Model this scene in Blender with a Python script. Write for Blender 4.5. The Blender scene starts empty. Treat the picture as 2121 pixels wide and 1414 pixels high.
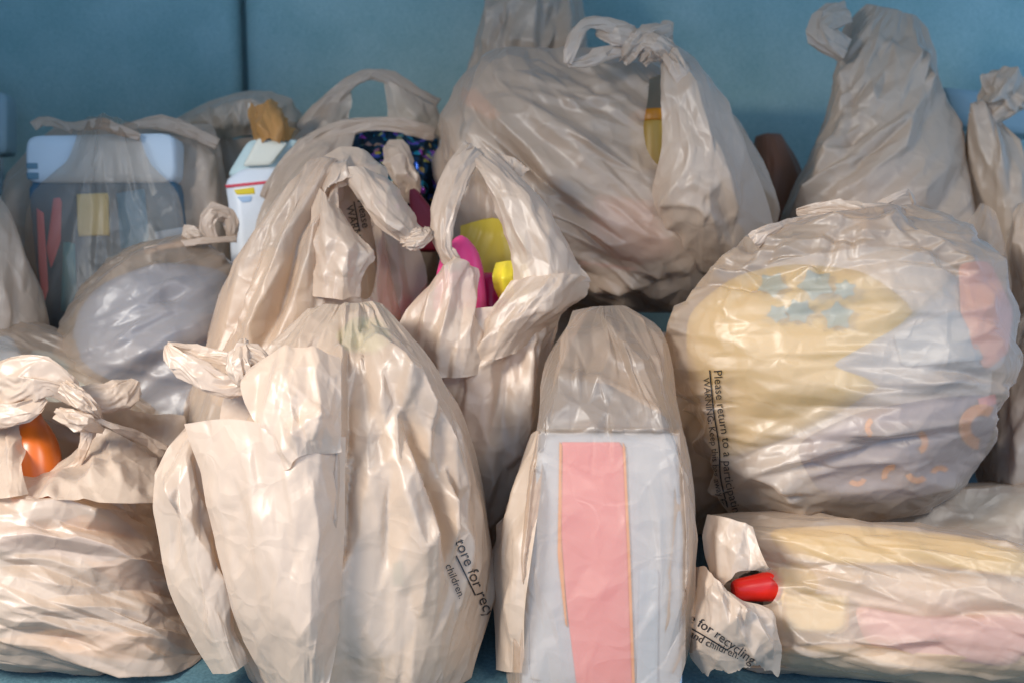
import bpy, bmesh, math, random, time
import numpy as np
from mathutils import Vector, Matrix
from mathutils.bvhtree import BVHTree
R = math.radians
scene = bpy.context.scene
# ------------------------------------------------------------------ camera
FOCAL, PITCH, CAM_H = 55.0, R(22.0), 0.985
cam_d = bpy.data.cameras.new('camera'); cam = bpy.data.objects.new('camera', cam_d)
scene.collection.objects.link(cam); scene.camera = cam
cam_d.lens = FOCAL; cam_d.sensor_width = 36.0; cam_d.clip_start = 0.05; cam_d.clip_end = 60
cam.location = (0, 0, CAM_H); cam.rotation_euler = (R(90) - PITCH, 0, 0)
cam_d.dof.use_dof = True; cam_d.dof.focus_distance = 1.66; cam_d.dof.aperture_fstop = 4.5
# ------------------------------------------------------------------ world and lamps
world = bpy.data.worlds.new('World'); scene.world = world; world.use_nodes = True
bg = world.node_tree.nodes['Background']; bg.inputs[0].default_value = (0.33, 0.60, 1.0, 1); bg.inputs[1].default_value = 1.15
def area(name, loc, target, size, power, col, sy=None):
    l = bpy.data.lights.new(name, 'AREA'); l.energy = power; l.color = col; l.size = size
    if sy: l.shape = 'RECTANGLE'; l.size_y = sy
    o = bpy.data.objects.new(name, l); scene.collection.objects.link(o); o.location = loc
    o.rotation_euler = (Vector(target) - Vector(loc)).to_track_quat('-Z', 'Y').to_euler()
    return o
area('hatch_and_fill_light', (1.0, 0.45, 1.7), (0.3, 1.65, 0.15), 0.6, 23, (1.0, 0.92, 0.82))  # fill lamp added to brighten the bags on the right
area('hatch_and_fill_light', (-1.4, 0.5, 1.6), (0.0, 1.7, 0.2), 0.6, 78, (1.0, 0.945, 0.87))
scene.view_settings.view_transform = 'Standard'; scene.view_settings.look = 'None'
scene.view_settings.exposure = 0.0; scene.view_settings.gamma = 1.0
scene.cycles.use_denoising = True
scene.cycles.max_bounces = 6; scene.cycles.diffuse_bounces = 3; scene.cycles.transparent_max_bounces = 9; scene.cycles.use_adaptive_sampling = True; scene.cycles.adaptive_threshold = 0.025
scene.cycles.caustics_reflective = False; scene.cycles.caustics_refractive = False
scene.cycles.sample_clamp_indirect = 6
# ------------------------------------------------------------------ helpers
SP, CP = math.sin(PITCH), math.cos(PITCH)
FWD = np.array([0, CP, -SP]); UPV = np.array([0, SP, CP]); RGT = np.array([1.0, 0, 0])
CAMP = np.array([0, 0, CAM_H])
KPX = 36.0 / FOCAL / 2121.0
def pt(px, py, d):
    px, py, d = (np.asarray(v, float) for v in (px, py, d))
    x = (px - 1060.5) * KPX * d; y = -(py - 707.0) * KPX * d
    return CAMP + d[..., None] * FWD + x[..., None] * RGT + y[..., None] * UPV
def topix(P):
    V = P - CAMP; d = V @ FWD
    return np.stack([1060.5 + (V @ RGT) / d / KPX, 707.0 - (V @ UPV) / d / KPX, d], -1)
def catmull(C, n, chord=True):
    """resample control points C (k, m) to n points on a centripetal-like spline"""
    C = np.asarray(C, float); k = len(C)
    if k == 2:
        t = np.linspace(0, 1, n)[:, None]; return C[0] * (1 - t) + C[1] * t
    E = np.vstack([2 * C[0] - C[1], C, 2 * C[-1] - C[-2]])
    if chord:
        L = np.sqrt(((np.diff(C[:, :chord if chord is not True else C.shape[1]], axis=0)) ** 2).sum(1)) + 1e-9
    else:
        L = np.ones(k - 1)
    s = np.concatenate([[0], np.cumsum(L)]); s /= s[-1]
    t = np.linspace(0, 1, n); i = np.clip(np.searchsorted(s, t, side='right') - 1, 0, k - 2)
    f = ((t - s[i]) / (s[i + 1] - s[i]))[:, None]
    p0, p1, p2, p3 = E[i], E[i + 1], E[i + 2], E[i + 3]
    l = L[:]; Lp = np.concatenate([[l[0]], l, [l[-1]]])
    d1, d0, d2 = Lp[i + 1][:, None], Lp[i][:, None], Lp[i + 2][:, None]
    m1 = d1 * ((p2 - p1) / d1 * d0 + (p1 - p0) / d0 * d1) / (d0 + d1)
    m2 = d1 * ((p3 - p2) / d2 * d1 + (p2 - p1) / d1 * d2) / (d1 + d2)
    f2, f3 = f * f, f * f * f
    return (2*f3 - 3*f2 + 1) * p1 + (f3 - 2*f2 + f) * m1 + (-2*f3 + 3*f2) * p2 + (f3 - f2) * m2
def normals(X, closed):
    if closed:
        du = np.roll(X, -1, 1) - np.roll(X, 1, 1)
    else:
        du = np.gradient(X, axis=1)
    dv = np.gradient(X, axis=0)
    N = np.cross(dv, du); return N / (np.linalg.norm(N, axis=2, keepdims=True) + 1e-9)
def vnoise(shape, cells, rng, closed):
    """smooth value noise on a grid: cells = (rows, cols)"""
    a, b = max(2, int(cells[0])), max(2, int(cells[1]))
    G = rng.standard_normal((a + 1, b + 1))
    if closed: G[:, -1] = G[:, 0]
    y = np.linspace(0, a, shape[0]); x = np.linspace(0, b, shape[1], endpoint=not closed)
    yi = np.clip(y.astype(int), 0, a - 1); xi = np.clip(x.astype(int), 0, b - 1)
    fy = (y - yi)[:, None]; fx = (x - xi)[None]
    fy = fy * fy * (3 - 2 * fy); fx = fx * fx * (3 - 2 * fx)
    g = lambda r, c: G[np.ix_(yi + r, xi + c)]
    return (g(0,0)*(1-fx) + g(0,1)*fx)*(1-fy) + (g(1,0)*(1-fx) + g(1,1)*fx)*fy
def up2(D, closed, shape):
    nv, nu = shape
    def lin(A, n, axis):
        m = A.shape[axis]; t = np.linspace(0, m - 1, n); i = np.clip(t.astype(int), 0, m - 2); f = t - i
        sh = [1] * A.ndim; sh[axis] = n; f = f.reshape(sh)
        return np.take(A, i, axis) * (1 - f) + np.take(A, i + 1, axis) * f
    if closed:
        D = np.concatenate([D, D[:, :1]], 1); return lin(lin(D, nv, 0), nu + 1, 1)[:, :-1]
    return lin(lin(D, nv, 0), nu, 1)
def proj(A, B, L, wa, wb, k=1.0):
    d = B - A; l = np.sqrt((d * d).sum(-1)) + 1e-9
    c = (k * (l - L) / l / np.maximum(wa + wb, 1e-6))[..., None] * d
    A += c * wa[..., None]; B -= c * wb[..., None]
def relax(B, closed, eu=0.05, ev=0.03, slack=0.01, hmax=0.03, seed=0, steps=(4, 2, 1), iters=(120, 60, 30),
          seedamp=0.006, cells=(5, 14), cling=0.02, smooth=0.05, pin=None, init=None, grav=0.0, floor=True, fine=0.0012):
    """thin-film relaxation: gives the base surface B spare material (eu, ev) and lets it buckle"""
    rng = np.random.default_rng(seed); nv, nu = B.shape[:2]
    full = lambda v: np.broadcast_to(np.asarray(v, float), (nv, nu))
    eu, ev, slack, hmax, cling = (full(v) for v in (eu, ev, slack, hmax, cling))
    pin = np.zeros((nv, nu)) if pin is None else full(pin)
    N0 = normals(B, closed)
    D = None
    for s, it in zip(steps, iters):
        b = B[::s, ::s]; n = N0[::s, ::s]; w = (1 - pin[::s, ::s]); sl = slack[::s, ::s]; hm = hmax[::s, ::s]
        a, c_ = 1 + eu[::s, ::s], 1 + ev[::s, ::s]; cl = cling[::s, ::s]
        if D is None:
            D = n * (seedamp * (vnoise(b.shape[:2], cells, rng, closed) + 0.6 * vnoise(b.shape[:2], (cells[0]*2.3, cells[1]*2.3), rng, closed)) * w)[..., None]
            if init is not None: D = D + n * (init[::s, ::s] * w)[..., None]
        else:
            D = up2(D, closed, b.shape[:2])
            D = D + n * (fine * s * vnoise(b.shape[:2], (cells[0]*7/s, cells[1]*6/s), rng, closed) * w)[..., None]
        X = b + D
        du = (np.roll(b, -1, 1) - b) if closed else (b[:, 1:] - b[:, :-1])
        dv = b[1:] - b[:-1]
        au = a if closed else a[:, 1:]
        Lu = np.linalg.norm(du, axis=2) * au; Lv = np.linalg.norm(dv, axis=2) * c_[1:]
        # diagonals from the stretched metric
        Du = du * au[..., None]; Dv = dv * c_[1:, :, None]
        if closed: Ld1 = np.linalg.norm(Du[:-1] + np.roll(Dv, -1, 1), axis=2); Ld2 = np.linalg.norm(-Du[:-1] + Dv, axis=2)
        else: Ld1 = np.linalg.norm(Du[:-1] + Dv[:, 1:], axis=2); Ld2 = np.linalg.norm(-Du[:-1] + Dv[:, :-1], axis=2)
        nvv, nuu = b.shape[:2]
        for k in range(it):
            # along u
            if closed:
                for o in (0, 1):
                    Y = np.roll(X, -o, 1) if o else X
                    A, Bq = Y[:, 0::2], Y[:, 1::2]; ww = np.roll(w, -o, 1); LL = np.roll(Lu, -o, 1)[:, 0::2]
                    proj(A, Bq, LL, ww[:, 0::2], ww[:, 1::2])
                    X = np.roll(Y, o, 1) if o else Y
            else:
                for o in (0, 1):
                    m = (nuu - o) // 2 * 2
                    proj(X[:, o:o+m:2], X[:, o+1:o+m:2], Lu[:, o:o+m-1:2], w[:, o:o+m:2], w[:, o+1:o+m:2])
            for o in (0, 1):
                m = (nvv - o) // 2 * 2
                proj(X[o:o+m:2], X[o+1:o+m:2], Lv[o:o+m-1:2], w[o:o+m:2], w[o+1:o+m:2])
            for o in (0, 1):
                m = (nvv - o) // 2 * 2
                if closed:
                    Y = np.roll(X, -1, 1); A = X[o:o+m:2].copy(); Bq = Y[o+1:o+m:2].copy()
                    wr = np.roll(w, -1, 1); proj(A, Bq, Ld1[o:o+m-1:2], w[o:o+m:2], wr[o+1:o+m:2], 0.6)
                    X[o:o+m:2] = A; X[o+1:o+m:2] = np.roll(Bq, 1, 1)
                    Y = np.roll(X, -1, 1); A = Y[o:o+m:2].copy(); Bq = X[o+1:o+m:2].copy()
                    proj(A, Bq, Ld2[o:o+m-1:2], wr[o:o+m:2], w[o+1:o+m:2], 0.6)
                    X[o+1:o+m:2] = Bq; X[o:o+m:2] = np.roll(A, 1, 1)
                else:
                    proj(X[o:o+m:2, :-1], X[o+1:o+m:2, 1:], Ld1[o:o+m-1:2], w[o:o+m:2, :-1], w[o+1:o+m:2, 1:], 0.6)
                    proj(X[o:o+m:2, 1:], X[o+1:o+m:2, :-1], Ld2[o:o+m-1:2], w[o:o+m:2, 1:], w[o+1:o+m:2, :-1], 0.6)
            D = X - b
            # bending: light smoothing of the displacement
            if closed: avg = (np.roll(D, 1, 1) + np.roll(D, -1, 1)) * 0.25
            else:
                P = np.pad(D, ((0, 0), (1, 1), (0, 0)), 'edge'); avg = (P[:, 2:] + P[:, :-2]) * 0.25
            P = np.pad(D, ((1, 1), (0, 0), (0, 0)), 'edge'); avg = avg + (P[2:] + P[:-2]) * 0.25
            D = D + (smooth * (1.0 if s > 2 else 0.6 if s == 2 else 0.35) * w)[..., None] * (avg - D)
            h = (D * n).sum(2)
            h2 = np.clip(h * (1 - cl), -sl, hm)
            D = D + n * ((h2 - h) * w)[..., None]
            if grav: D[..., 2] -= grav * w
            X = b + D
            if floor: X[..., 2] = np.maximum(X[..., 2], 0.0015)
    for _ in range(1):
        P = np.pad(X, ((1, 1), (1, 1), (0, 0)), mode='edge')
        if closed: P[1:-1, 0] = X[:, -1]; P[1:-1, -1] = X[:, 0]
        Y = 0.8 * X + 0.05 * (P[2:, 1:-1] + P[:-2, 1:-1] + P[1:-1, 2:] + P[1:-1, :-2]); Y[0], Y[-1] = X[0], X[-1]
        if not closed: Y[:, 0], Y[:, -1] = X[:, 0], X[:, -1]
        X = Y
    return X
def loft(st, nv, nu, front=0.68, chord=5):
    """closed body from stations (lx,ly,rx,ry, d, tf, tb, n): left and right outline pixels, depth, half-thicknesses, squareness"""
    S = catmull(np.array([[s[0]/500, s[1]/500, s[2]/500, s[3]/500] + list(s[4:]) for s in st], float), nv, chord=4)
    S[:, :4] *= 500
    Lp = pt(S[:, 0], S[:, 1], S[:, 4]); Rp = pt(S[:, 2], S[:, 3], S[:, 4])
    C = (Lp + Rp) / 2; A = (Rp - Lp) / 2
    # angles: left edge = pi, front = -pi/2 side facing the camera; more columns on the front
    nf = int(nu * front) // 2 * 2; nb = nu - nf
    th = np.concatenate([np.pi - np.linspace(0, np.pi, nf, endpoint=False), -np.linspace(0, np.pi, nb, endpoint=False)])
    c, s = np.cos(th)[None, :], np.sin(th)[None, :]
    n = np.maximum(S[:, 7:8], 0.8); e = 2.0 / n
    cx = np.sign(c) * np.abs(c) ** e; sy = np.sign(s) * np.abs(s) ** e
    T = np.where(s >= 0, S[:, 5:6], S[:, 6:7])
    return C[:, None, :] + A[:, None, :] * cx[..., None] - FWD[None, None, :] * (T * sy)[..., None]
def grid_mesh(name, X, closed, caps=True, flip=False):
    nv, nu = X.shape[:2]; idx = np.arange(nv * nu).reshape(nv, nu)
    if closed: a, b = idx[:-1], idx[1:]; q = np.stack([a, b, np.roll(b, -1, 1), np.roll(a, -1, 1)], -1).reshape(-1, 4)
    else: q = np.stack([idx[:-1, :-1], idx[1:, :-1], idx[1:, 1:], idx[:-1, 1:]], -1).reshape(-1, 4)
    V = X.reshape(-1, 3); F = q
    me = bpy.data.meshes.new(name)
    faces = [q]
    if closed and caps:
        V = np.vstack([V, X[0].mean(0), X[-1].mean(0)]); k = nv * nu
        r0, r1 = idx[0], idx[-1]
        tri = np.vstack([np.stack([r0, np.roll(r0, -1), np.full(nu, k)], -1), np.stack([np.roll(r1, -1), r1, np.full(nu, k + 1)], -1)])
    else: tri = np.zeros((0, 3), int)
    if flip: q = q[:, ::-1]; tri = tri[:, ::-1]
    me.vertices.add(len(V)); me.vertices.foreach_set('co', V.astype(np.float32).ravel())
    nl = q.size + tri.size; me.loops.add(nl)
    me.loops.foreach_set('vertex_index', np.concatenate([q.ravel(), tri.ravel()]).astype(np.int32))
    me.polygons.add(len(q) + len(tri))
    me.polygons.foreach_set('loop_start', np.concatenate([np.arange(len(q)) * 4, q.size + np.arange(len(tri)) * 3]).astype(np.int32))
    me.polygons.foreach_set('use_smooth', np.ones(len(q) + len(tri), bool))
    me.update(calc_edges=True); me.validate()
    return me
def link(name, me, mat, parent=None):
    o = bpy.data.objects.new(name, me); scene.collection.objects.link(o)
    if mat is not None: me.materials.append(mat)
    if parent is not None: o.parent = parent
    return o
def film_mat(name, col=(0.655, 0.50, 0.375), clear=0.25, rough=0.42, transl=0.26):
    m = bpy.data.materials.new(name); m.use_nodes = True; nt = m.node_tree; N = nt.nodes; L = nt.links
    N.clear(); out = N.new('ShaderNodeOutputMaterial')
    dif = N.new('ShaderNodeBsdfDiffuse'); tr = N.new('ShaderNodeBsdfTranslucent'); gl = N.new('ShaderNodeBsdfGlossy'); tp = N.new('ShaderNodeBsdfTransparent')
    dif.inputs[0].default_value = (*col, 1); tr.inputs[0].default_value = (*[min(1, c * k) for c, k in zip(col, (1.12, 0.96, 0.76))], 1)
    gl.inputs[0].default_value = (1, 1, 1, 1); gl.inputs['Roughness'].default_value = rough
    tp.inputs[0].default_value = (*[c ** 0.35 for c in col], 1)
    m1 = N.new('ShaderNodeMixShader'); m1.inputs[0].default_value = transl
    m2 = N.new('ShaderNodeMixShader'); m2.inputs[0].default_value = clear
    m3 = N.new('ShaderNodeMixShader')
    tc = N.new('ShaderNodeTexCoord')
    wn = N.new('ShaderNodeTexNoise'); wn.inputs['Scale'].default_value = 18; wn.inputs['Detail'].default_value = 2; L.new(tc.outputs['Object'], wn.inputs['Vector'])
    wv = N.new('ShaderNodeVectorMath'); wv.operation = 'MULTIPLY_ADD'; wv.inputs[1].default_value = (0.05, 0.05, 0.05)
    L.new(wn.outputs['Color'], wv.inputs[0]); L.new(tc.outputs['Object'], wv.inputs[2])
    vo = N.new('ShaderNodeTexVoronoi'); vo.feature = 'DISTANCE_TO_EDGE'; vo.inputs['Scale'].default_value = 26; L.new(wv.outputs[0], vo.inputs['Vector'])
    rg = N.new('ShaderNodeMapRange'); rg.inputs[1].default_value = 0.0; rg.inputs[2].default_value = 0.22; rg.inputs[3].default_value = 1.0; rg.inputs[4].default_value = 0.0; L.new(vo.outputs['Distance'], rg.inputs[0])
    no = N.new('ShaderNodeTexNoise'); no.inputs['Scale'].default_value = 240; no.inputs['Detail'].default_value = 2; L.new(tc.outputs['Object'], no.inputs['Vector'])
    b0 = N.new('ShaderNodeBump'); b0.inputs['Strength'].default_value = 0.30; b0.inputs['Distance'].default_value = 0.0022; L.new(rg.outputs[0], b0.inputs['Height'])
    bump = N.new('ShaderNodeBump'); bump.inputs['Strength'].default_value = 0.05; bump.inputs['Distance'].default_value = 0.001
    L.new(no.outputs[0], bump.inputs['Height']); L.new(b0.outputs[0], bump.inputs['Normal'])
    lw = N.new('ShaderNodeLayerWeight'); lw.inputs[0].default_value = 0.5
    fr = N.new('ShaderNodeMath'); fr.operation = 'POWER'; fr.inputs[1].default_value = 4.0
    mul = N.new('ShaderNodeMath'); mul.operation = 'MULTIPLY_ADD'; mul.inputs[1].default_value = 0.5; mul.inputs[2].default_value = 0.045
    L.new(lw.outputs['Facing'], fr.inputs[0]); L.new(bump.outputs[0], lw.inputs['Normal'])
    for s in (dif, gl): L.new(bump.outputs[0], s.inputs['Normal'])
    L.new(dif.outputs[0], m1.inputs[1]); L.new(tr.outputs[0], m1.inputs[2])
    L.new(m1.outputs[0], m2.inputs[1]); L.new(tp.outputs[0], m2.inputs[2])
    L.new(fr.outputs[0], mul.inputs[0]); L.new(mul.outputs[0], m3.inputs[0])
    L.new(m2.outputs[0], m3.inputs[1]); L.new(gl.outputs[0], m3.inputs[2])
    L.new(m3.outputs[0], out.inputs[0])
    return m
def plain(name, col, rough=0.6):
    m = bpy.data.materials.new(name); m.use_nodes = True; b = m.node_tree.nodes['Principled BSDF']
    b.inputs['Base Color'].default_value = (*col, 1); b.inputs['Roughness'].default_value = rough; return m
def polydist(Q, poly):
    """signed distance and parameter of pixel points Q (m,2) to polyline"""
    poly = np.asarray(poly, float); seg = np.diff(poly, axis=0); L = np.linalg.norm(seg, axis=1); cum = np.concatenate([[0], np.cumsum(L)])
    best = np.full(len(Q), 1e9); sd = np.zeros(len(Q)); tt = np.zeros(len(Q))
    for k in range(len(seg)):
        r = Q - poly[k]; u = seg[k] / (L[k] + 1e-9); raw = r @ u; t = np.clip(raw, 0, L[k])
        dv = r - t[:, None] * u; d = np.linalg.norm(dv, axis=1); m = d < best
        best[m] = d[m]; sd[m] = np.where(u[0] * dv[m, 1] - u[1] * dv[m, 0] > 0, d[m], -d[m]); tt[m] = (cum[k] + t[m]) / cum[-1]
    return sd, tt
def folds(B, closed, lines, front_only=True):
    """crease field in metres; line = (points, width_px, height_m[, kind]); kind r ridge, s overlap step"""
    nv, nu = B.shape[:2]; H = np.zeros(nv * nu); P = topix(B.reshape(-1, 3)); Q = P[:, :2]
    N = normals(B, closed).reshape(-1, 3); face = -(N * (B.reshape(-1, 3) - CAMP)).sum(1)
    fac = np.clip(1.7 * face / (np.linalg.norm(B.reshape(-1, 3) - CAMP, axis=1) + 1e-9), 0.0, 1.0) if front_only else np.ones(nv * nu)
    ok = face > 0 if front_only else np.ones(nv * nu, bool)
    for ln in lines:
        pts, w, h = ln[:3]; kind = ln[3] if len(ln) > 3 else 'r'
        if len(pts) > 2: pts = catmull(pts, 4 * len(pts))
        pts = np.asarray(pts, float); lo = pts.min(0) - 5 * w; hi = pts.max(0) + 5 * w
        m = ok & (Q[:, 0] > lo[0]) & (Q[:, 0] < hi[0]) & (Q[:, 1] > lo[1]) & (Q[:, 1] < hi[1])
        if not m.any(): continue
        sd, t = polydist(Q[m], pts); end = np.minimum(t, 1 - t) / 0.22; taper = np.clip(end, 0, 1); taper = taper * taper * (3 - 2 * taper)
        if 'k' in kind: taper = np.clip((1 - t) / 0.4, 0, 1)       # strong at its start (knot), fades
        if 's' in kind: f = np.maximum(0, np.where(sd > 0, 1 - sd / max(0.5 * w, 10), 1 + sd / (2.2 * w)))
        elif 'S' in kind: f = np.maximum(0, np.where(sd < 0, 1 + sd / max(0.5 * w, 10), 1 - sd / (2.2 * w)))
        else: f = np.maximum(0, 1 - np.abs(sd) / (1.9 * w))
        H[m] += h * f * taper
    H = (H * fac).reshape(nv, nu)
    for _ in range(1):                                              # round the steepest flanks a little
        P = np.pad(H, 1, mode='edge')
        if closed: P[1:-1, 0] = H[:, -1]; P[1:-1, -1] = H[:, 0]
        H = 0.5 * H + 0.125 * (P[2:, 1:-1] + P[:-2, 1:-1] + P[1:-1, 2:] + P[1:-1, :-2])
    return H
def crumple(B, closed, n, rng, ang=(0, 180), length=(60, 200), width=(6, 18), height=(0.002, 0.006), box=None, origin=None):
    """random short creases over a bag; origin: creases point away from that pixel"""
    P = topix(B.reshape(-1, 3)); lo, hi = P[:, :2].min(0), P[:, :2].max(0)
    if box: lo, hi = np.array(box[:2]), np.array(box[2:])
    out = []
    for _ in range(n):
        c = lo + rng.random(2) * (hi - lo)
        if origin is not None:
            v = c - np.array(origin); a = math.atan2(v[1], v[0]) + rng.normal(0, 0.18)
        else: a = R(rng.uniform(*ang))
        l = rng.uniform(*length); d = np.array([math.cos(a), math.sin(a)]); nrm = np.array([-d[1], d[0]])
        mid = c + nrm * rng.normal(0, 0.06 * l)
        w = rng.uniform(*width); h = rng.uniform(*height) * rng.choice([1, 1, -1])
        out.append(([c - d * l / 2, mid, c + d * l / 2], w, h, rng.choice(['r', 's', 'S'])))
    return out

from mathutils.geometry import delaunay_2d_cdt
def tin_interp(U, P, Z):
    """piecewise linear interpolation of vertex values Z (n,k) over the Delaunay triangles of P (n,2) at points U (m,2)"""
    vs, _, fs, orig, *_ = delaunay_2d_cdt([Vector(p) for p in P], [], [], 0, 1e-7)
    V = np.array([v[:] for v in vs]); Z = np.array([Z[o[0]] for o in orig]) if len(orig) == len(V) and all(orig) else Z[:len(V)]
    F = np.array([f[:3] for f in fs]); A, Bq, C = V[F[:, 0]], V[F[:, 1]], V[F[:, 2]]
    out = np.full((len(U), Z.shape[1]), np.nan); order = np.argsort(U[:, 0]); xs = U[order, 0]
    det = (Bq[:, 1] - C[:, 1]) * (A[:, 0] - C[:, 0]) + (C[:, 0] - Bq[:, 0]) * (A[:, 1] - C[:, 1])
    x0 = np.minimum(np.minimum(A[:, 0], Bq[:, 0]), C[:, 0]); x1 = np.maximum(np.maximum(A[:, 0], Bq[:, 0]), C[:, 0])
    i0, i1 = np.searchsorted(xs, x0), np.searchsorted(xs, x1, side='right')
    ylo = np.minimum(np.minimum(A[:, 1], Bq[:, 1]), C[:, 1]); yhi = np.maximum(np.maximum(A[:, 1], Bq[:, 1]), C[:, 1])
    for k in range(len(F)):
        if i1[k] <= i0[k] or abs(det[k]) < 1e-9: continue
        ids = order[i0[k]:i1[k]]; q = U[ids]; m = (q[:, 1] >= ylo[k]) & (q[:, 1] <= yhi[k])
        if not m.any(): continue
        ids = ids[m]; q = q[m]
        l1 = ((Bq[k, 1] - C[k, 1]) * (q[:, 0] - C[k, 0]) + (C[k, 0] - Bq[k, 0]) * (q[:, 1] - C[k, 1])) / det[k]
        l2 = ((C[k, 1] - A[k, 1]) * (q[:, 0] - C[k, 0]) + (A[k, 0] - C[k, 0]) * (q[:, 1] - C[k, 1])) / det[k]
        l3 = 1 - l1 - l2; m = (l1 >= -1e-6) & (l2 >= -1e-6) & (l3 >= -1e-6)
        f = F[k]; out[ids[m]] = l1[m, None] * Z[f[0]] + l2[m, None] * Z[f[1]] + l3[m, None] * Z[f[2]]
    return out
def facetize(X, closed, rng, spacing, stretch, angle, amp, mix):
    """turns a smooth film surface into flat facets that meet in crisp creases (long triangles along the grain)"""
    nv, nu = X.shape[:2]; sh = int(nu * 0.84)
    if closed: X = np.roll(X, nu - sh, 1)
    Q = topix(X.reshape(-1, 3)).reshape(nv, nu, 3); step = lambda ax: np.median(np.linalg.norm(np.diff(X, axis=ax), axis=2)) / (KPX * 1.8)
    cu, cv = step(1), step(0); J, I = np.meshgrid(np.arange(nu) * cu, np.arange(nv) * cv)
    a = R(angle); c, s = math.cos(a), math.sin(a)
    # grain along (c, s) in (u right, v down) pixels
    G = np.stack([(J * c + I * s) / stretch, -J * s + I * c], -1).reshape(-1, 2)
    lo, hi = G.min(0) - spacing, G.max(0) + spacing; nx, ny = np.maximum(2, ((hi - lo) / spacing).astype(int) + 1)
    gx, gy = np.meshgrid(np.arange(nx), np.arange(ny)); P = lo + (np.stack([gx.ravel(), gy.ravel()], 1) + rng.uniform(-0.49, 0.49, (nx * ny, 2))) * spacing
    P = P[rng.random(len(P)) < 0.8]
    # back to grid indices
    px = P[:, 0] * stretch; jj = (px * c - P[:, 1] * s) / cu; ii = (px * s + P[:, 1] * c) / cv
    keep = (jj > -0.5) & (jj < nu - 0.5) & (ii > -0.5) & (ii < nv - 0.5); jj, ii = jj[keep], ii[keep]
    n = max(8, int(2 * (nu * cu + nv * cv) / spacing)); e = np.linspace(0, 1, n // 4 + 2)
    jj = np.concatenate([jj, e * (nu - 1), e * (nu - 1), 0 * e, 0 * e + nu - 1]); ii = np.concatenate([ii, 0 * e, 0 * e + nv - 1, e * (nv - 1), e * (nv - 1)])
    j, i = np.clip(np.rint(jj).astype(int), 0, nu - 1), np.clip(np.rint(ii).astype(int), 0, nv - 1)
    key = np.unique(i * nu + j); i, j = key // nu, key % nu
    N = normals(X, False); z = rng.standard_normal(len(i)) * amp; edge = (i == 0) | (i == nv - 1) | (j == 0) | (j == nu - 1); z[edge] = 0
    Z = X[i, j] + N[i, j] * z[:, None]
    P2 = np.stack([(j * cu * c + i * cv * s) / stretch, -j * cu * s + i * cv * c], 1)
    Y = tin_interp(G, P2, Z).reshape(nv, nu, 3); bad = np.isnan(Y[..., 0]); Y[bad] = X[bad]
    Y = X * (1 - mix) + Y * mix; Y[..., 2] = np.maximum(Y[..., 2], 0.0015)
    return np.roll(Y, -(nu - sh), 1) if closed else Y
def creased(X, closed, grain, rng, k=1.0, spacing=58, stretch=2.6):
    X = facetize(X, closed, rng, spacing * 1.1, stretch, grain, 0.0028 * k, 0.75)
    return facetize(X, closed, rng, spacing * 0.5, stretch * 0.8, grain + 12, 0.0009 * k, 0.8)
# ------------------------------------------------------------------ builders
def tag(o, label, cat, group=None, kind=None):
    if label: o['label'] = label
    if cat: o['category'] = cat
    if group: o['group'] = group
    if kind: o['kind'] = kind
    return o
def thing(name, label, cat, base, group=None):
    o = bpy.data.objects.new(name, None); scene.collection.objects.link(o); o.empty_display_size = 0.05
    o.location = base; return tag(o, label, cat, group)
def add(name, me, mat, parent=None):
    o = link(name, me, mat, parent)
    if parent is not None:
        p = parent
        while p is not None and p.type != 'EMPTY': p = p.parent
        if p is parent: o.location = -p.location      # meshes are built in world coordinates
    return o
def bvh_of(X, closed):
    nv, nu = X.shape[:2]; idx = np.arange(nv * nu).reshape(nv, nu)
    if closed: a, b = idx[:-1], idx[1:]; q = np.stack([a, b, np.roll(b, -1, 1), np.roll(a, -1, 1)], -1).reshape(-1, 4)
    else: q = np.stack([idx[:-1, :-1], idx[1:, :-1], idx[1:, 1:], idx[:-1, 1:]], -1).reshape(-1, 4)
    return BVHTree.FromPolygons(X.reshape(-1, 3).tolist(), q.tolist())
CV = Vector(CAMP)
def ray_depth(bv, px, py, default, keep_nan=False):
    """camera depth of the surface met by the ray through each pixel"""
    dirs = pt(px, py, np.ones(np.shape(px))) - CAMP; sh = np.shape(px); out = np.full(int(np.prod(sh)), np.nan)
    for k, d in enumerate(dirs.reshape(-1, 3)):
        l = np.linalg.norm(d); hit = bv.ray_cast(CV, Vector(d / l))
        if hit[0] is not None: out[k] = hit[3] / l
    bad = np.isnan(out)
    if keep_nan: return out.reshape(sh)
    out[bad] = default if bad.all() else out[~bad].max()
    return out.reshape(sh)
def inside(Q, poly):
    poly = np.asarray(poly, float); r = np.zeros(len(Q), bool); j = len(poly) - 1
    for i in range(len(poly)):
        xi, yi = poly[i]; xj, yj = poly[j]
        r ^= ((yi > Q[:, 1]) != (yj > Q[:, 1])) & (Q[:, 0] < (xj - xi) * (Q[:, 1] - yi) / (yj - yi + 1e-12) + xi); j = i
    return r
def cut_hole(me, poly, dmax):
    co = np.empty(len(me.vertices) * 3); me.vertices.foreach_get('co', co); P = topix(co.reshape(-1, 3))
    poly = catmull(np.vstack([poly, poly[:1]]), 60)[:-1]
    m = inside(P[:, :2], poly) & (P[:, 2] < dmax)
    bm = bmesh.new(); bm.from_mesh(me); bm.verts.ensure_lookup_table()
    bmesh.ops.delete(bm, geom=[bm.verts[i] for i in np.nonzero(m)[0]], context='VERTS')
    ev = [v for v in bm.verts if v.is_boundary]                      # clean torn edge: slide the rim onto the outline
    if ev:
        Q = topix(np.array([v.co[:] for v in ev])); ok = (Q[:, 2] < dmax)
        for v, q, k in zip(ev, Q, ok):
            e = poly - q[:2]; j = int(np.argmin((e * e).sum(1)))
            if k and np.linalg.norm(e[j]) < 14: v.co = pt(poly[j, 0], poly[j, 1], q[2])
    bm.to_mesh(me); bm.free()
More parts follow.
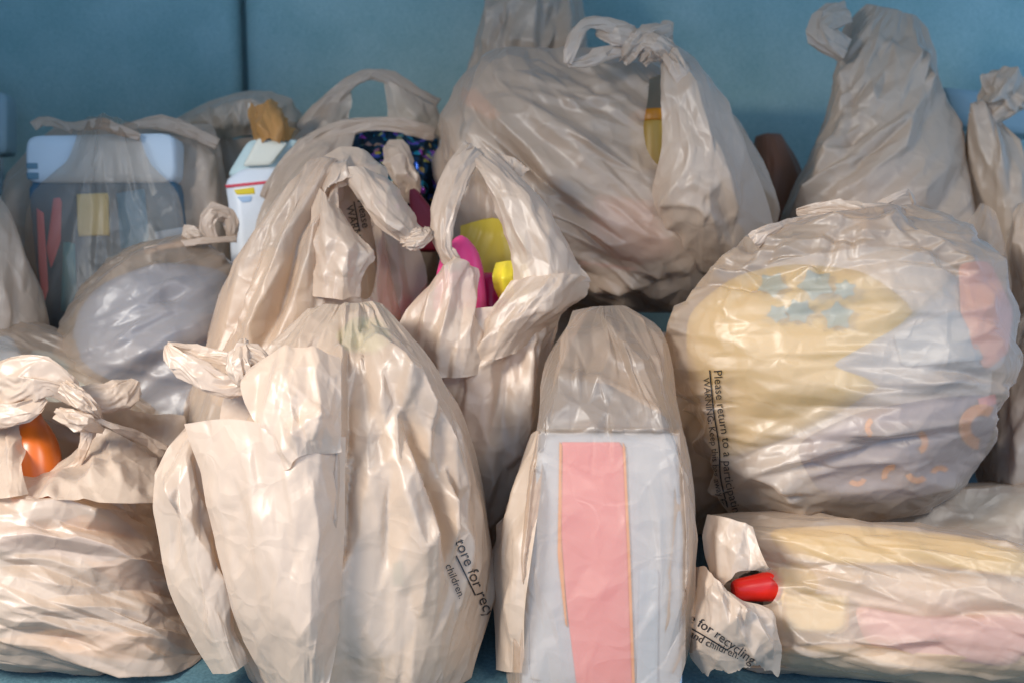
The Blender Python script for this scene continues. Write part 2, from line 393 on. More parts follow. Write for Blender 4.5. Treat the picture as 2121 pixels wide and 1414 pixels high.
def sub(B, s=3): return B[::s, ::s]
NV, NU = 241, 320
def bag_body(t, st, seed, lines=(), crum=(), eu=0.035, ev=0.03, slack=0.011, hmax=0.02, mat=None, nv=NV, nu=NU,
             gather=0.0, cells=(4, 9), seedamp=0.008, holes=(), open_top=False, smooth=0.08, name='bag_body', iters=(60, 60, 40, 12), chaos=1.0, grain=90, facet=1.0, keep=None):
    eu, ev = eu * 0.4, ev * 0.4
    rng = np.random.default_rng(seed); B = loft(st, nv, nu); ls = list(lines)
    for n, kw in crum: ls += crumple(B, True, n, rng, **kw)
    ls += crumple(B, True, 80, rng, length=(50, 260), width=(4, 14), height=(0.0008, 0.003))
    H = folds(B, True, ls); v = np.linspace(0, 1, nv)[:, None]
    Bf = facetize(B, True, rng, 56, 2.6, grain, 0.0042 * facet, 0.88)
    B2 = Bf + normals(B, True) * H[..., None]
    X = relax(B2, True, eu=eu + gather * np.exp(-v / 0.12), ev=ev, slack=slack + 0.6 * gather * 0.05 * np.exp(-v / 0.2), hmax=hmax, seed=seed,
              steps=(8, 4, 2, 1), iters=iters, cells=cells, seedamp=seedamp * chaos, fine=0.0002, smooth=smooth)
    X = facetize(X, True, rng, 18, 3.4, grain + 14, 0.0014 * facet, 0.75)
    if keep is not None:                                            # film lies on a hard flat front (a box inside)
        poly, dk = keep; Q = topix(X.reshape(-1, 3)); Nn = normals(X, True).reshape(-1, 3)
        m = inside(Q[:, :2], poly) & ((Nn @ FWD) < 0.1) & (Q[:, 2] < dk + 0.06)
        Q[m, 2] = np.where(Q[m, 2] > dk, dk - 0.02 * np.exp(-(Q[m, 2] - dk) / 0.01) * 0.05, dk + (Q[m, 2] - dk) * 0.55); Xf = X.reshape(-1, 3); Xf[m] = pt(Q[m, 0], Q[m, 1], Q[m, 2]); X = Xf.reshape(X.shape)
    me = grid_mesh(name, X, True)
    if open_top:
        bm = bmesh.new(); bm.from_mesh(me); bm.verts.ensure_lookup_table(); bmesh.ops.delete(bm, geom=[bm.verts[nv * nu]], context='VERTS'); bm.to_mesh(me); bm.free()
    for poly, dmax in holes: cut_hole(me, poly, dmax)
    o = add(name, me, mat or FILM, t)
    return B, X, o
def sheet(t, name, net, seed, lines=(), crum=(), eu=0.03, ev=0.03, slack=0.008, hmax=0.012, mat=None, nv=97, nu=97, cells=(4, 4),
          seedamp=0.005, smooth=0.08, floor=True, edge=0.0, grain=90, facet=0.8):
    eu, ev = eu * 0.5, ev * 0.5
    """open film panel from a control net of (px, py, d): rows top to bottom, columns left to right"""
    net = np.asarray(net, float).copy(); net[..., :2] /= 500
    rows = np.stack([catmull(r, nu, chord=2) for r in net]); G = np.stack([catmull(rows[:, j], nv, chord=2) for j in range(nu)], 1)
    G[..., :2] *= 500
    if edge:
        rng = np.random.default_rng(seed + 7)
        e = edge * (vnoise((1, nu), (1, 18), rng, False)[0] + 0.5 * vnoise((1, nu), (1, 45), rng, False)[0]); f = np.exp(-np.linspace(0, 1, nv) / 0.05)
        G[..., 1] += e[None] * (f[:, None] + f[::-1, None])
        e = edge * vnoise((1, nv), (1, 18), rng, False)[0]; f = np.exp(-np.linspace(0, 1, nu) / 0.05)
        G[..., 0] += e[:, None] * (f[None] + f[None, ::-1])
    B = pt(G[..., 0], G[..., 1], G[..., 2]); rng = np.random.default_rng(seed); ls = list(lines)
    for n, kw in crum: ls += crumple(B, False, n, rng, **kw)
    Bf = facetize(B, False, rng, 40, 2.2, grain, 0.0026 * facet, 0.85) if facet else B
    B2 = Bf + normals(B, False) * folds(B, False, ls, front_only=False)[..., None]
    X = relax(B2, False, eu=eu, ev=ev, slack=slack, hmax=hmax, seed=seed, steps=(4, 2, 1), iters=(50, 40, 12), cells=cells, seedamp=seedamp,
              fine=0.0002, smooth=smooth, floor=floor)
    if facet: X = facetize(X, False, rng, 16, 2.8, grain + 10, 0.0009 * facet, 0.65)
    return B, X, add(name, grid_mesh(name, X, False), mat or FILM, t)
def rope(t, name, pts, w, seed, flat=0.5, pleats=9, amp=0.35, nv=97, nu=112, twist=0.0, mat=None, wob=0.0, roll=0.0):
    """gathered, pleated film strap along pixels (px, py, d); w = widths in pixels at the same points"""
    rng = np.random.default_rng(seed); C = np.array([[p[0]/500, p[1]/500, p[2], x] for p, x in zip(pts, w)], float)
    S = catmull(C, nv, chord=2); S[:, :2] *= 500
    if wob:
        S[:, 0] += wob * vnoise((nv, 1), (7, 2), rng, False)[:, 0]; S[:, 1] += wob * vnoise((nv, 1), (7, 2), rng, False)[:, 0]
    P = pt(S[:, 0], S[:, 1], S[:, 2]); T = np.gradient(P, axis=0); T /= np.linalg.norm(T, axis=1, keepdims=True)
    side = np.cross(T, FWD); side /= np.linalg.norm(side, axis=1, keepdims=True) + 1e-9; nr = np.cross(side, T)
    s = np.linspace(0, 1, nv)[:, None]; th = np.linspace(0, 2 * np.pi, nu, endpoint=False)[None]
    a = roll + twist * s + 0 * th
    dr = 0.45 * vnoise((nv, nu), (4, 5), rng, True) + 0.3 * vnoise((nv, nu), (11, 9), rng, True)
    ph = pleats * (th + 0.8 * s * twist) / (2 * np.pi) + dr; fl = np.floor(ph)
    tri = 1 - 2 * np.abs(ph - fl - 0.5) * 2
    deep = np.sin(fl * 12.9898 + seed * 3.1) * 0.5 + np.sin(fl * 4.37 + seed) * 0.4         # every pleat its own depth
    am = amp * (1.0 + 0.5 * vnoise((nv, nu), (5, 7), rng, True))
    rid = 1 - 2 * np.abs(vnoise((nv, nu), (9, 6), rng, True)); rid2 = 1 - 2 * np.abs(vnoise((nv, nu), (17, 11), rng, True))
    rad = np.clip(0.92 + am * (tri + 0.6 * deep * tri) + 0.16 * rid + 0.08 * rid2, 0.2, 1.9)
    W = (S[:, 3:4] * KPX * S[:, 2:3] / 2); x = W * np.cos(th) * (0.62 + 0.38 * rad); y = W * flat * np.sin(th) * rad
    xr = x * np.cos(a) - y * np.sin(a); yr = x * np.sin(a) + y * np.cos(a)
    X = P[:, None] + side[:, None] * xr[..., None] - nr[:, None] * yr[..., None]
    X = facetize(X, True, rng, max(7.0, float(np.mean(w)) * 0.22), 3.2, 90, 0.0009, 0.85)
    X[..., 2] = np.maximum(X[..., 2], 0.002)
    return add(name, grid_mesh(name, X, True), mat or FILM, t)
def patch(name, bv, outline, off, thick, mat, parent=None, rings=10, segs=56, dflt=1.9, rim=0.012, roundness=0.0, smooth=6, label=None, cat=None, group=None):
    """solid pack lying against the inside of the film: outline in pixels, front follows the film at distance off"""
    O = np.asarray(outline, float); P = np.vstack([O, O[:1]]); L = np.concatenate([[0], np.cumsum(np.linalg.norm(np.diff(P, axis=0), axis=1))])
    q = np.linspace(0, L[-1], segs, endpoint=False); E = np.stack([np.interp(q, L, P[:, k]) for k in (0, 1)], 1)
    for _ in range(int(roundness)): E = (np.roll(E, 1, 0) + E + np.roll(E, -1, 0)) / 3
    c = E.mean(0); r = np.linspace(0, 1, rings + 1)[1:]
    G = c + (E - c)[None] * r[:, None, None]; G = np.concatenate([np.broadcast_to(c, (1, segs, 2)), G])
    d = ray_depth(bv, G[..., 0], G[..., 1], dflt)
    for _ in range(smooth):
        d2 = (np.roll(d, 1, 1) + np.roll(d, -1, 1) + 2 * d) / 4; d2[1:-1] = 0.5 * d2[1:-1] + 0.25 * (d2[2:] + d2[:-2]); d2[0] = d2[0].mean(); d = np.maximum(d, d2)
    rr = np.concatenate([[0], r])[:, None]
    off = max(0.003, off - 0.009)
    front = d + off + rim * np.clip((rr - 0.8) / 0.2, 0, 1) ** 2
    back = d + off + thick
    G2 = np.concatenate([G, G[::-1]]); D2 = np.concatenate([front, back[::-1]])
    X = pt(G2[..., 0], G2[..., 1], D2); X[..., 2] = np.maximum(X[..., 2], 0.004)
    # closed tube of rings: first and last rings are points
    me = grid_mesh(name, X[:, ::-1] if np.cross(E[1] - c, E[0] - c) > 0 else X, True, caps=False)
    o = add(name, me, mat, parent)
    if label: tag(o, label, cat, group)
    return o
def text_path(parent, name, txt, path, size, bv, mat, lift=0.0022, dflt=1.7, squash=1.0, spacing=1.0):
    """printed words following a pixel path, laid on the film surface"""
    cu = bpy.data.curves.new(name, 'FONT'); cu.body = txt; cu.size = 1.0; cu.resolution_u = 3; cu.space_character = spacing
    o = bpy.data.objects.new('tmp', cu); scene.collection.objects.link(o); bpy.context.view_layer.update()
    me = bpy.data.meshes.new_from_object(o.evaluated_get(bpy.context.evaluated_depsgraph_get()))
    bpy.data.objects.remove(o); bpy.data.curves.remove(cu)
    bm = bmesh.new(); bm.from_mesh(me); bmesh.ops.triangulate(bm, faces=bm.faces); bmesh.ops.remove_doubles(bm, verts=bm.verts, dist=1e-4)
    bmesh.ops.subdivide_edges(bm, edges=[e for e in bm.edges if e.calc_length() > 0.18], cuts=1)
    co = np.array([v.co[:] for v in bm.verts]); Q = path_map(co[:, 0] * size * squash, co[:, 1] * size, path)
    d = ray_depth(bv, Q[:, 0], Q[:, 1], dflt, True) - lift; W = pt(Q[:, 0], Q[:, 1], np.nan_to_num(d, nan=dflt)); far = np.isnan(d) | (d > np.nanmedian(d) + 0.06)
    for v, w in zip(bm.verts, W): v.co = w
    bmesh.ops.delete(bm, geom=[v for v, k in zip(list(bm.verts), far) if k], context='VERTS')     # print ends where the film turns away
    bmesh.ops.triangulate(bm, faces=bm.faces)
    bm.to_mesh(me); bm.free()
    return add(name, me, mat, parent)
def path_map(x, y, path):
    P = np.asarray(path, float); P = catmull(P, 40) if len(P) > 2 else catmull(P, 8)
    L = np.concatenate([[0], np.cumsum(np.linalg.norm(np.diff(P, axis=0), axis=1))])
    T = np.gradient(P, axis=0); T /= np.linalg.norm(T, axis=1, keepdims=True)
    g = lambda A, k: np.interp(x, L, A[:, k])
    over = np.maximum(x - L[-1], 0)
    bx, by = g(T, 0), g(T, 1)
    return np.stack([g(P, 0) + over * bx + by * y, g(P, 1) + over * by - bx * y], 1)
def line_path(parent, name, path, w, bv, mat, lift=0.002, dflt=1.7, n=60, y0=0.0):
    P = np.asarray(path, float); tot = np.linalg.norm(np.diff(catmull(P, 40) if len(P) > 2 else P, axis=0), axis=1).sum()
    x = np.linspace(0, tot, n); A = path_map(x, np.full(n, y0 + w / 2), path); Bq = path_map(x, np.full(n, y0 - w / 2), path)
    G = np.stack([A, Bq]); d = ray_depth(bv, G[..., 0], G[..., 1], dflt, True) - lift; ok = ~(np.isnan(d).any(0) | (d > np.nanmedian(d) + 0.06).any(0))
    G, d = G[:, ok], d[:, ok]
    return add(name, grid_mesh(name, pt(G[..., 0], G[..., 1], d), False), mat, parent)
def base_of(st):
    s = st[-1]; p = pt((s[0] + s[2]) / 2, (s[1] + s[3]) / 2, s[4]); return Vector((p[0], p[1], max(0.0, p[2])))
def rbox(parent, name, corners, d, depth, mat, r=0.02, n=10, seg=64):
    """rounded slab: corners in pixels (any polygon), front at camera depth d, thickness depth"""
    O = pt(np.array([c[0] for c in corners]), np.array([c[1] for c in corners]), np.full(len(corners), d))
    P = np.vstack([O, O[:1]]); L = np.concatenate([[0], np.cumsum(np.linalg.norm(np.diff(P, axis=0), axis=1))]); q = np.linspace(0, L[-1], seg * 4, endpoint=False)
    E = np.stack([np.interp(q, L, P[:, k]) for k in range(3)], 1); w = max(1, int(r / (L[-1] / (seg * 4))))
    for _ in range(3): E = sum(np.roll(E, k, 0) for k in range(-w // 2, w // 2 + 1)) / (w // 2 + (w + 1) // 2 + 1) if w > 1 else E
    E = E[::4]; c = E.mean(0); rows = []
    b = min(0.012, depth * 0.4)
    for s, z in ((0.02, 0), (0.6, 0), (0.93, b * 0.07), (0.975, b * 0.33), (1.0, b), (1.0, depth * 0.5), (1.0, depth - b), (0.97, depth - b * 0.25), (0.9, depth), (0.02, depth)): rows.append(c + (E - c) * s + FWD * z)
    X = np.stack(rows); n = np.cross(E[1] - E[0], c - E[0]) @ FWD
    return add(name, grid_mesh(name, X if n < 0 else X[:, ::-1], True), mat, parent)
# ------------------------------------------------------------------ materials
FILM = film_mat('tan_film', clear=0.11)
FILM_SHEER = film_mat('sheer_tan_film', clear=0.5)
FILM_THIN = film_mat('stretched_tan_film', clear=0.64)
FILM_MID = film_mat('thin_tan_film', clear=0.28)
FILM_VEIL = film_mat('taut_tan_film', clear=0.78)
INK = plain('black_ink', (0.012, 0.012, 0.014), 0.5)
def M(name, col, rough=0.5): return plain(name, col, rough)
CREAM = M('cream_pack', (0.80, 0.62, 0.36)); WHITE = M('white_card', (0.82, 0.84, 0.86), 0.35); YELLOW = M('yellow_wrap', (0.85, 0.66, 0.14), 0.35)
TEAL = M('teal_print', (0.16, 0.40, 0.44)); PINK = M('pink_print', (0.85, 0.22, 0.26)); ORANGE = M('orange_print', (0.85, 0.33, 0.05)); RED = M('red_plastic', (0.80, 0.02, 0.01), 0.25)
BLUE = M('blue_print', (0.06, 0.16, 0.42)); SKYB = M('pale_blue_print', (0.42, 0.58, 0.78)); PURPLE = M('slate_purple_wrap', (0.22, 0.22, 0.38)); GREEN = M('green_leaf', (0.30, 0.55, 0.16))
MAGENTA = M('magenta_plastic', (0.75, 0.02, 0.14), 0.2); HOTPINK = M('hot_pink_plastic', (0.90, 0.08, 0.28), 0.18); SLATE = M('slate_blue_card', (0.07, 0.16, 0.24), 0.4)
BROWN = M('brown_wrap', (0.25, 0.10, 0.05), 0.5); TAN = M('tan_card', (0.62, 0.42, 0.24), 0.6); PALEY = M('pale_yellow_print', (0.85, 0.72, 0.34)); PALEB = M('pale_grey_blue_card', (0.48, 0.60, 0.76), 0.45)
ORANGE_P = M('orange_plastic', (0.55, 0.11, 0.008), 0.3); OLIVE = M('olive_wrap', (0.50, 0.36, 0.03), 0.4); DARKB = M('dark_foil', (0.02, 0.05, 0.07), 0.3); ROSE = M('rose_pack', (0.85, 0.42, 0.38)); LABELR = M('label_red', (0.75, 0.05, 0.08))
# ------------------------------------------------------------------ carpet
def carpet(name, c1, c2):
    m = bpy.data.materials.new(name); m.use_nodes = True; N = m.node_tree.nodes; L = m.node_tree.links; b = N['Principled BSDF']
    b.inputs['Roughness'].default_value = 0.95; b.inputs['Specular IOR Level'].default_value = 0.15
    b.inputs['Sheen Weight'].default_value = 0.25; b.inputs['Sheen Roughness'].default_value = 0.6
    tc = N.new('ShaderNodeTexCoord'); n1 = N.new('ShaderNodeTexNoise'); n1.inputs['Scale'].default_value = 230; n1.inputs['Detail'].default_value = 5
    n2 = N.new('ShaderNodeTexNoise'); n2.inputs['Scale'].default_value = 9; n2.inputs['Detail'].default_value = 5
    mp = N.new('ShaderNodeMapping'); mp.inputs['Scale'].default_value = (1.0, 1.0, 2.6)
    L.new(tc.outputs['Object'], mp.inputs[0]); L.new(mp.outputs[0], n1.inputs['Vector']); L.new(tc.outputs['Object'], n2.inputs['Vector'])
    r = N.new('ShaderNodeMix'); r.data_type = 'RGBA'; r.inputs['A'].default_value = (*c1, 1); r.inputs['B'].default_value = (*c2, 1)
    a = N.new('ShaderNodeMath'); a.operation = 'MULTIPLY_ADD'; a.inputs[1].default_value = 0.55
    s = N.new('ShaderNodeMath'); s.operation = 'MULTIPLY'; s.inputs[1].default_value = 0.45; L.new(n2.outputs[0], s.inputs[0])
    L.new(n1.outputs[0], a.inputs[0]); L.new(s.outputs[0], a.inputs[2])
    cr = N.new('ShaderNodeMapRange'); cr.inputs[1].default_value = 0.38; cr.inputs[2].default_value = 0.62; L.new(a.outputs[0], cr.inputs[0])
    L.new(cr.outputs[0], r.inputs['Factor']); L.new(r.outputs['Result'], b.inputs['Base Color'])
    bp = N.new('ShaderNodeBump'); bp.inputs['Strength'].default_value = 0.5; bp.inputs['Distance'].default_value = 0.002; L.new(n1.outputs[0], bp.inputs['Height']); L.new(bp.outputs[0], b.inputs['Normal'])
    return m
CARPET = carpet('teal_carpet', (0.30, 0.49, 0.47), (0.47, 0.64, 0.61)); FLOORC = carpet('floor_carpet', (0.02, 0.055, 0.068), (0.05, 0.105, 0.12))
def box_mesh(name, x0, x1, y0, y1, z0, z1, bevel=0.0, seg=4, tilt=None):
    bm = bmesh.new(); bmesh.ops.create_cube(bm, size=1.0)
    for v in bm.verts: v.co = Vector(((x0 + x1) / 2 + v.co.x * (x1 - x0), (y0 + y1) / 2 + v.co.y * (y1 - y0), (z0 + z1) / 2 + v.co.z * (z1 - z0)))
    if bevel: bmesh.ops.bevel(bm, geom=list(bm.edges), offset=bevel, segments=seg, profile=0.5, affect='EDGES')
    if tilt:
        for v in bm.verts: v.co.y += tilt * (v.co.z - z0)
    for f in bm.faces: f.smooth = True
    me = bpy.data.meshes.new(name); bm.to_mesh(me); bm.free(); return me
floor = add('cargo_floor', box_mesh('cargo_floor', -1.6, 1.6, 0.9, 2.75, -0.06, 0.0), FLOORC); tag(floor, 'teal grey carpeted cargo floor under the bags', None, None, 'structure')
roof = add('car_roof', box_mesh('car_roof', -1.6, 1.6, 1.05, 2.9, 1.12, 1.18, 0.02), plain('headliner', (0.72, 0.74, 0.75), 0.9)); tag(roof, 'pale grey car roof lining over the seat back', None, None, 'structure')
side = add('trunk_side', box_mesh('trunk_side', -0.86, -0.80, 1.42, 2.6, 0.0, 0.92, 0.02), plain('side_trim', (0.68, 0.7, 0.7), 0.8)); tag(side, 'grey trim panel along the left side of the trunk', None, None, 'structure')
SX = float(pt(500, 150, 2.42)[0])
for x0, x1, lb in ((-1.6, SX - 0.005, 'teal grey carpeted seat back left of the dark vertical gap'), (SX + 0.005, 1.6, 'teal grey carpeted seat back right of the dark vertical gap')):
    o = add('seat_back', box_mesh('seat_back', x0, x1, 2.33, 2.47, -0.01, 0.95, 0.028, 5, tilt=0.16), CARPET); tag(o, lb, None, None, 'structure')
# ------------------------------------------------------------------ the front bag with the knotted neck
st = [(640,640,790,628,1.76,.035,.03,2), (565,715,850,690,1.755,.065,.06,2), (478,815,925,785,1.75,.105,.09,2.1), (445,950,985,905,1.75,.125,.11,2.2),
      (445,1100,1018,1060,1.755,.132,.115,2.3), (470,1240,1026,1210,1.76,.132,.12,2.4), (515,1350,1008,1330,1.76,.125,.11,2.4), (545,1420,990,1412,1.755,.118,.11,2.4), (590,1478,960,1472,1.74,.09,.09,2.2), (660,1505,900,1502,1.725,.04,.05,2)]
t1 = thing('grocery_bag', 'large cream-filled plastic grocery bag with knotted neck, standing beside the boxy bag', 'bag', base_of(st), 'tan plastic grocery bags')
K = (640, 735)
B1, X1, o1 = bag_body(t1, st, 3, mat=FILM_MID, lines=[([(812,835),(870,960),(915,1100),(948,1260)],10,-.030), ([(845,850),(905,960),(965,1120)],8,-.022), ([(712,790),(718,1000),(705,1260)],8,-.022), ([(868,930),(898,1080),(915,1200)],7,-.016), ([(600,1000),(590,1150)],20,-.010), ([(770,900),(800,1050),(815,1200)],9,-.014), ([(700,745),(705,900),(702,1100),(688,1380)],30,.034,'kS'), ([(740,760),(765,900),(800,1050),(840,1250)],18,.016,'k'), ([(760,765),(810,950),(860,1150),(880,1380)],40,.034,'ks'),
    ([(800,800),(890,950),(930,1120),(960,1300)],30,.040,'ks'), ([(830,830),(900,900),(985,1080)],16,.022,'ks'), ([(830,790),(930,860),(1000,1000)],14,.012,'k'),
    ([(700,740),(820,740),(930,800)],12,.012,'k'), ([(690,735),(770,690),(840,700)],10,.010,'kS'), ([(640,735),(700,670),(800,640)],12,.012,'ks'),
    ([(620,735),(650,680),(690,630)],12,.012,'k'), ([(820,880),(880,1100),(900,1280)],14,.012,'s')],
    crum=[(26, dict(ang=(60,120), height=(.0015,.004), length=(80,260), width=(6,16))), (26, dict(height=(.001,.003), length=(40,120), width=(4,10))), (30, dict(origin=K, length=(60,220), height=(.002,.004), width=(5,12)))],
    eu=0.02, ev=0.02, gather=0.22, hmax=0.03, grain=90)
bv1 = bvh_of(sub(X1), True)
sheet(t1, 'front_panel', [[(384,878,1.639),(470,868,1.609),(560,880,1.584),(650,900,1.576),(716,905,1.609)], [(410,960,1.639),(490,960,1.599),(570,965,1.584),(650,970,1.574),(716,970,1.614)],
    [(445,1100,1.639),(510,1100,1.599),(585,1100,1.584),(655,1100,1.574),(714,1100,1.614)], [(480,1240,1.644),(540,1240,1.604),(600,1240,1.584),(655,1240,1.576),(704,1240,1.619)],
    [(512,1345,1.654),(560,1350,1.619),(610,1355,1.596),(650,1355,1.586),(694,1355,1.629)], [(556,1416,1.674),(590,1422,1.639),(620,1425,1.619),(650,1425,1.614),(680,1425,1.619)]],
    11, lines=[([(430,960),(480,1120),(520,1320)],20,.008), ([(560,1000),(575,1150),(600,1350)],40,.006), ([(590,960),(620,1100)],14,.004,'s')],
    crum=[(16, dict(ang=(60,125), length=(70,200), height=(.001,.003))), (10, dict(length=(40,110), height=(.001,.0025), width=(4,9)))], eu=0.015, ev=0.015, slack=0.004, hmax=0.008)
sheet(t1, 'folded_flap', [[(520,760,1.631),(580,725,1.618),(640,722,1.611),(704,742,1.626)], [(495,795,1.608),(560,780,1.591),(630,780,1.582),(706,790,1.606)], [(515,850,1.596),(570,850,1.578),(640,860,1.568),(706,870,1.601)],
    [(560,920,1.588),(600,925,1.572),(650,915,1.562),(706,925,1.596)], [(580,975,1.582),(592,972,1.574),(610,952,1.569),(706,935,1.596)]],
    12, lines=[([(600,730),(570,820),(560,920)],14,.008,'kS'), ([(640,730),(650,830),(640,910)],16,.008,'ks'), ([(590,900),(650,880),(700,920)],10,.006), ([(580,960),(640,870),(700,850)],10,.006,'s')],
    crum=[(16, dict(length=(40,120), height=(.002,.004), width=(4,9)))], eu=0.02, ev=0.02, slack=0.006, hmax=0.008, nv=81, nu=81)
sheet(t1, 'side_gusset', [[(385,880,1.690),(420,872,1.70),(455,872,1.715)], [(330,955,1.672),(378,920,1.660),(432,945,1.672)], [(317,1000,1.668),(362,1010,1.640),(440,1030,1.675)], [(328,1110,1.668),(385,1130,1.632),(455,1140,1.675)],
    [(352,1230,1.672),(415,1240,1.632),(475,1250,1.665)], [(395,1320,1.678),(455,1330,1.637),(500,1335,1.66)], [(440,1393,1.685),(480,1390,1.655),(516,1368,1.668)]],
    13, lines=[([(335,960),(400,1120),(480,1300)],12,.016,'s'), ([(385,930),(400,1010),(460,1130)],12,.012,'S'), ([(420,960),(450,1080),(490,1240)],10,.010), ([(350,1010),(365,1150),(420,1300)],18,-.006)],
    crum=[(12, dict(ang=(50,110), length=(50,140), height=(.001,.003), width=(4,10)))], eu=0.02, ev=0.015, slack=0.008, hmax=0.012)
sheet(t1, 'inner_panel', [[(520,770,1.70),(560,765,1.69),(600,770,1.69)], [(462,830,1.705),(520,830,1.69),(600,840,1.68)], [(455,900,1.705),(520,900,1.69),(600,900,1.68)], [(450,990,1.715),(520,990,1.70),(600,990,1.69)]], 14, crum=[(5, dict(length=(50,110), height=(.001,.003)))], nv=49, nu=49, slack=.004, hmax=.004)
rope(t1, 'knot', [(560,770,1.66),(525,745,1.655),(500,735,1.655),(500,775,1.65),(540,790,1.65)], [40,64,60,58,30], 21, flat=0.7, pleats=11, amp=0.45)
rope(t1, 'knot', [(505,705,1.665),(498,740,1.645),(515,790,1.645),(545,800,1.655)], [20,38,36,18], 22, flat=0.5, pleats=8, amp=0.45)
rope(t1, 'handle', [(535,790,1.655),(470,800,1.65),(400,765,1.65),(352,730,1.655),(346,714,1.66)], [34,50,58,34,14], 23, flat=0.35, pleats=10, amp=0.4)
rope(t1, 'handle', [(346,714,1.665),(400,728,1.672),(455,740,1.67),(515,755,1.665)], [14,34,30,38], 24, flat=0.35, pleats=9, amp=0.4)
text_path(t1, 'printed_text', 'tore for recycling', [(942,1120),(975,1200),(1000,1262)], 33, bvh_of(X1, True), INK)
line_path(t1, 'printed_line', [(945,1150),(985,1232)], 3, bvh_of(X1, True), INK)
text_path(t1, 'printed_text', 'children.', [(922,1170),(945,1225),(965,1270)], 22, bvh_of(X1, True), INK)
patch('bread_pack', bv1, [(480,880),(700,830),(950,900),(1000,1150),(985,1330),(960,1460),(600,1470),(530,1360),(470,1150)], .030, .10, CREAM, roundness=4, label='cream coloured pack filling the knotted front bag', cat='package')
patch('white_pack', bv1, [(720,950),(860,960),(880,1200),(850,1350),(640,1385),(600,1330),(690,1280)], .022, .03, WHITE, roundness=3, label='white pack pressed against the front film of the knotted bag', cat='package')
patch('lettuce', bv1, [(690,695),(735,655),(790,660),(815,705),(780,735),(720,730)], .020, .05, GREEN, roundness=3, label='pale green produce showing at the top of the knotted bag', cat='produce')
patch('price_tag', bv1, [(814,1165),(834,1160),(836,1212),(815,1214)], .0185, .003, TEAL, label='small teal tag seen through the knotted bag beside the lettering', cat='tag')
# ------------------------------------------------------------------ boxy bag holding a carton
st = [(1225,636,1295,634,1.80,.015,.015,2), (1165,648,1345,645,1.797,.045,.035,2.1), (1130,685,1368,680,1.788,.066,.055,2.4), (1124,735,1384,735,1.775,.075,.07,2.4), (1116,810,1394,812,1.76,.088,.08,3), (1110,890,1410,890,1.742,.098,.09,5), (1104,925,1416,925,1.742,.100,.09,7),
      (1085,1040,1428,1040,1.742,.100,.09,7), (1058,1180,1434,1180,1.745,.102,.09,6), (1038,1320,1424,1320,1.75,.105,.09,5), (1036,1410,1404,1410,1.75,.10,.09,4), (1050,1470,1390,1470,1.735,.08,.08,3), (1090,1495,1360,1495,1.72,.04,.05,2)]
t2 = thing('grocery_bag', 'boxy plastic grocery bag stretched over a carton with a pink stripe', 'bag', base_of(st), 'tan plastic grocery bags')
B2_, X2, o2 = bag_body(t2, st, 5, mat=FILM_THIN, lines=[([(1112,892),(1250,905),(1405,895)],10,.012,'s'), ([(1130,750),(1240,800),(1395,880)],16,.016,'S'), ([(1190,680),(1230,740),(1360,760)],14,.014,'s'), ([(1140,740),(1180,690),(1300,670)],12,.010),
    ([(1120,905),(1100,1050),(1080,1250)],10,.012), ([(1400,900),(1415,1100),(1395,1350)],10,.012), ([(1180,920),(1240,1040),(1300,1200)],7,.004), ([(1100,1280),(1180,1220),(1290,1330)],16,.008),
    ([(1330,690),(1290,720),(1300,760)],10,.010), ([(1060,1200),(1110,1200),(1240,1230)],12,.005), ([(1370,930),(1380,1100),(1370,1300)],10,.008,'s')],
    crum=[(26, dict(length=(40,140), height=(.001,.0025), width=(4,10))), (14, dict(box=(1130,650,1390,880), length=(50,130), height=(.003,.006), width=(5,12)))], eu=0.01, ev=0.01, slack=0.005, hmax=0.012, seedamp=.003, facet=.5, grain=70, keep=([(1114,893),(1408,893),(1422,1100),(1420,1445),(1072,1445),(1088,1150)], 1.657))
bv2 = bvh_of(sub(X2), True)
sheet(t2, 'side_flap', [[(1098,900,1.735),(1112,893,1.70),(1125,905,1.68)], [(1078,960,1.73),(1100,970,1.69),(1122,980,1.66)], [(1050,1060,1.73),(1075,1090,1.68),(1108,1100,1.65)], [(1012,1190,1.735),(1050,1190,1.68),(1095,1190,1.645)], [(1022,1260,1.73),(1050,1270,1.685),(1085,1270,1.65)], [(1028,1385,1.72),(1055,1390,1.685),(1085,1390,1.66)]],
    31, lines=[([(1100,930),(1060,1100),(1040,1200)],8,.012,'s'), ([(1080,1060),(1070,1200),(1060,1350)],10,.010)], crum=[(10, dict(length=(40,120), ang=(60,120), height=(.002,.004), width=(4,9)))], nv=97, nu=49, eu=.03, ev=.02)
sheet(t2, 'side_flap', [[(1392,900,1.68),(1408,888,1.71),(1420,905,1.75)], [(1398,1000,1.665),(1420,1000,1.69),(1440,1010,1.74)], [(1395,1100,1.66),(1420,1110,1.69),(1441,1110,1.74)], [(1385,1230,1.66),(1412,1240,1.69),(1430,1240,1.74)], [(1370,1380,1.67),(1395,1385,1.70),(1415,1380,1.745)]],
    32, lines=[([(1410,910),(1415,1100),(1395,1350)],8,.010,'s')], crum=[(8, dict(length=(40,120), ang=(60,120), height=(.002,.004), width=(4,9)))], nv=97, nu=41, eu=.03, ev=.02)
tb = thing('carton', 'pale blue carton with a pink stripe inside the boxy bag', 'carton', base_of(st))
rbox(tb, 'carton_body', [(1118,898),(1405,898),(1418,1100),(1415,1440),(1080,1440),(1092,1150)], 1.664, .13, PALEB, .006)
rbox(tb, 'stripe', [(1164,915),(1290,915),(1300,1150),(1310,1430),(1196,1430),(1160,1150)], 1.6622, .003, PINK, .001)
rbox(tb, 'stripe_border', [(1290,914),(1295,914),(1306,1150),(1316,1430),(1310,1430),(1300,1150)], 1.6618, .003, ORANGE, .001)
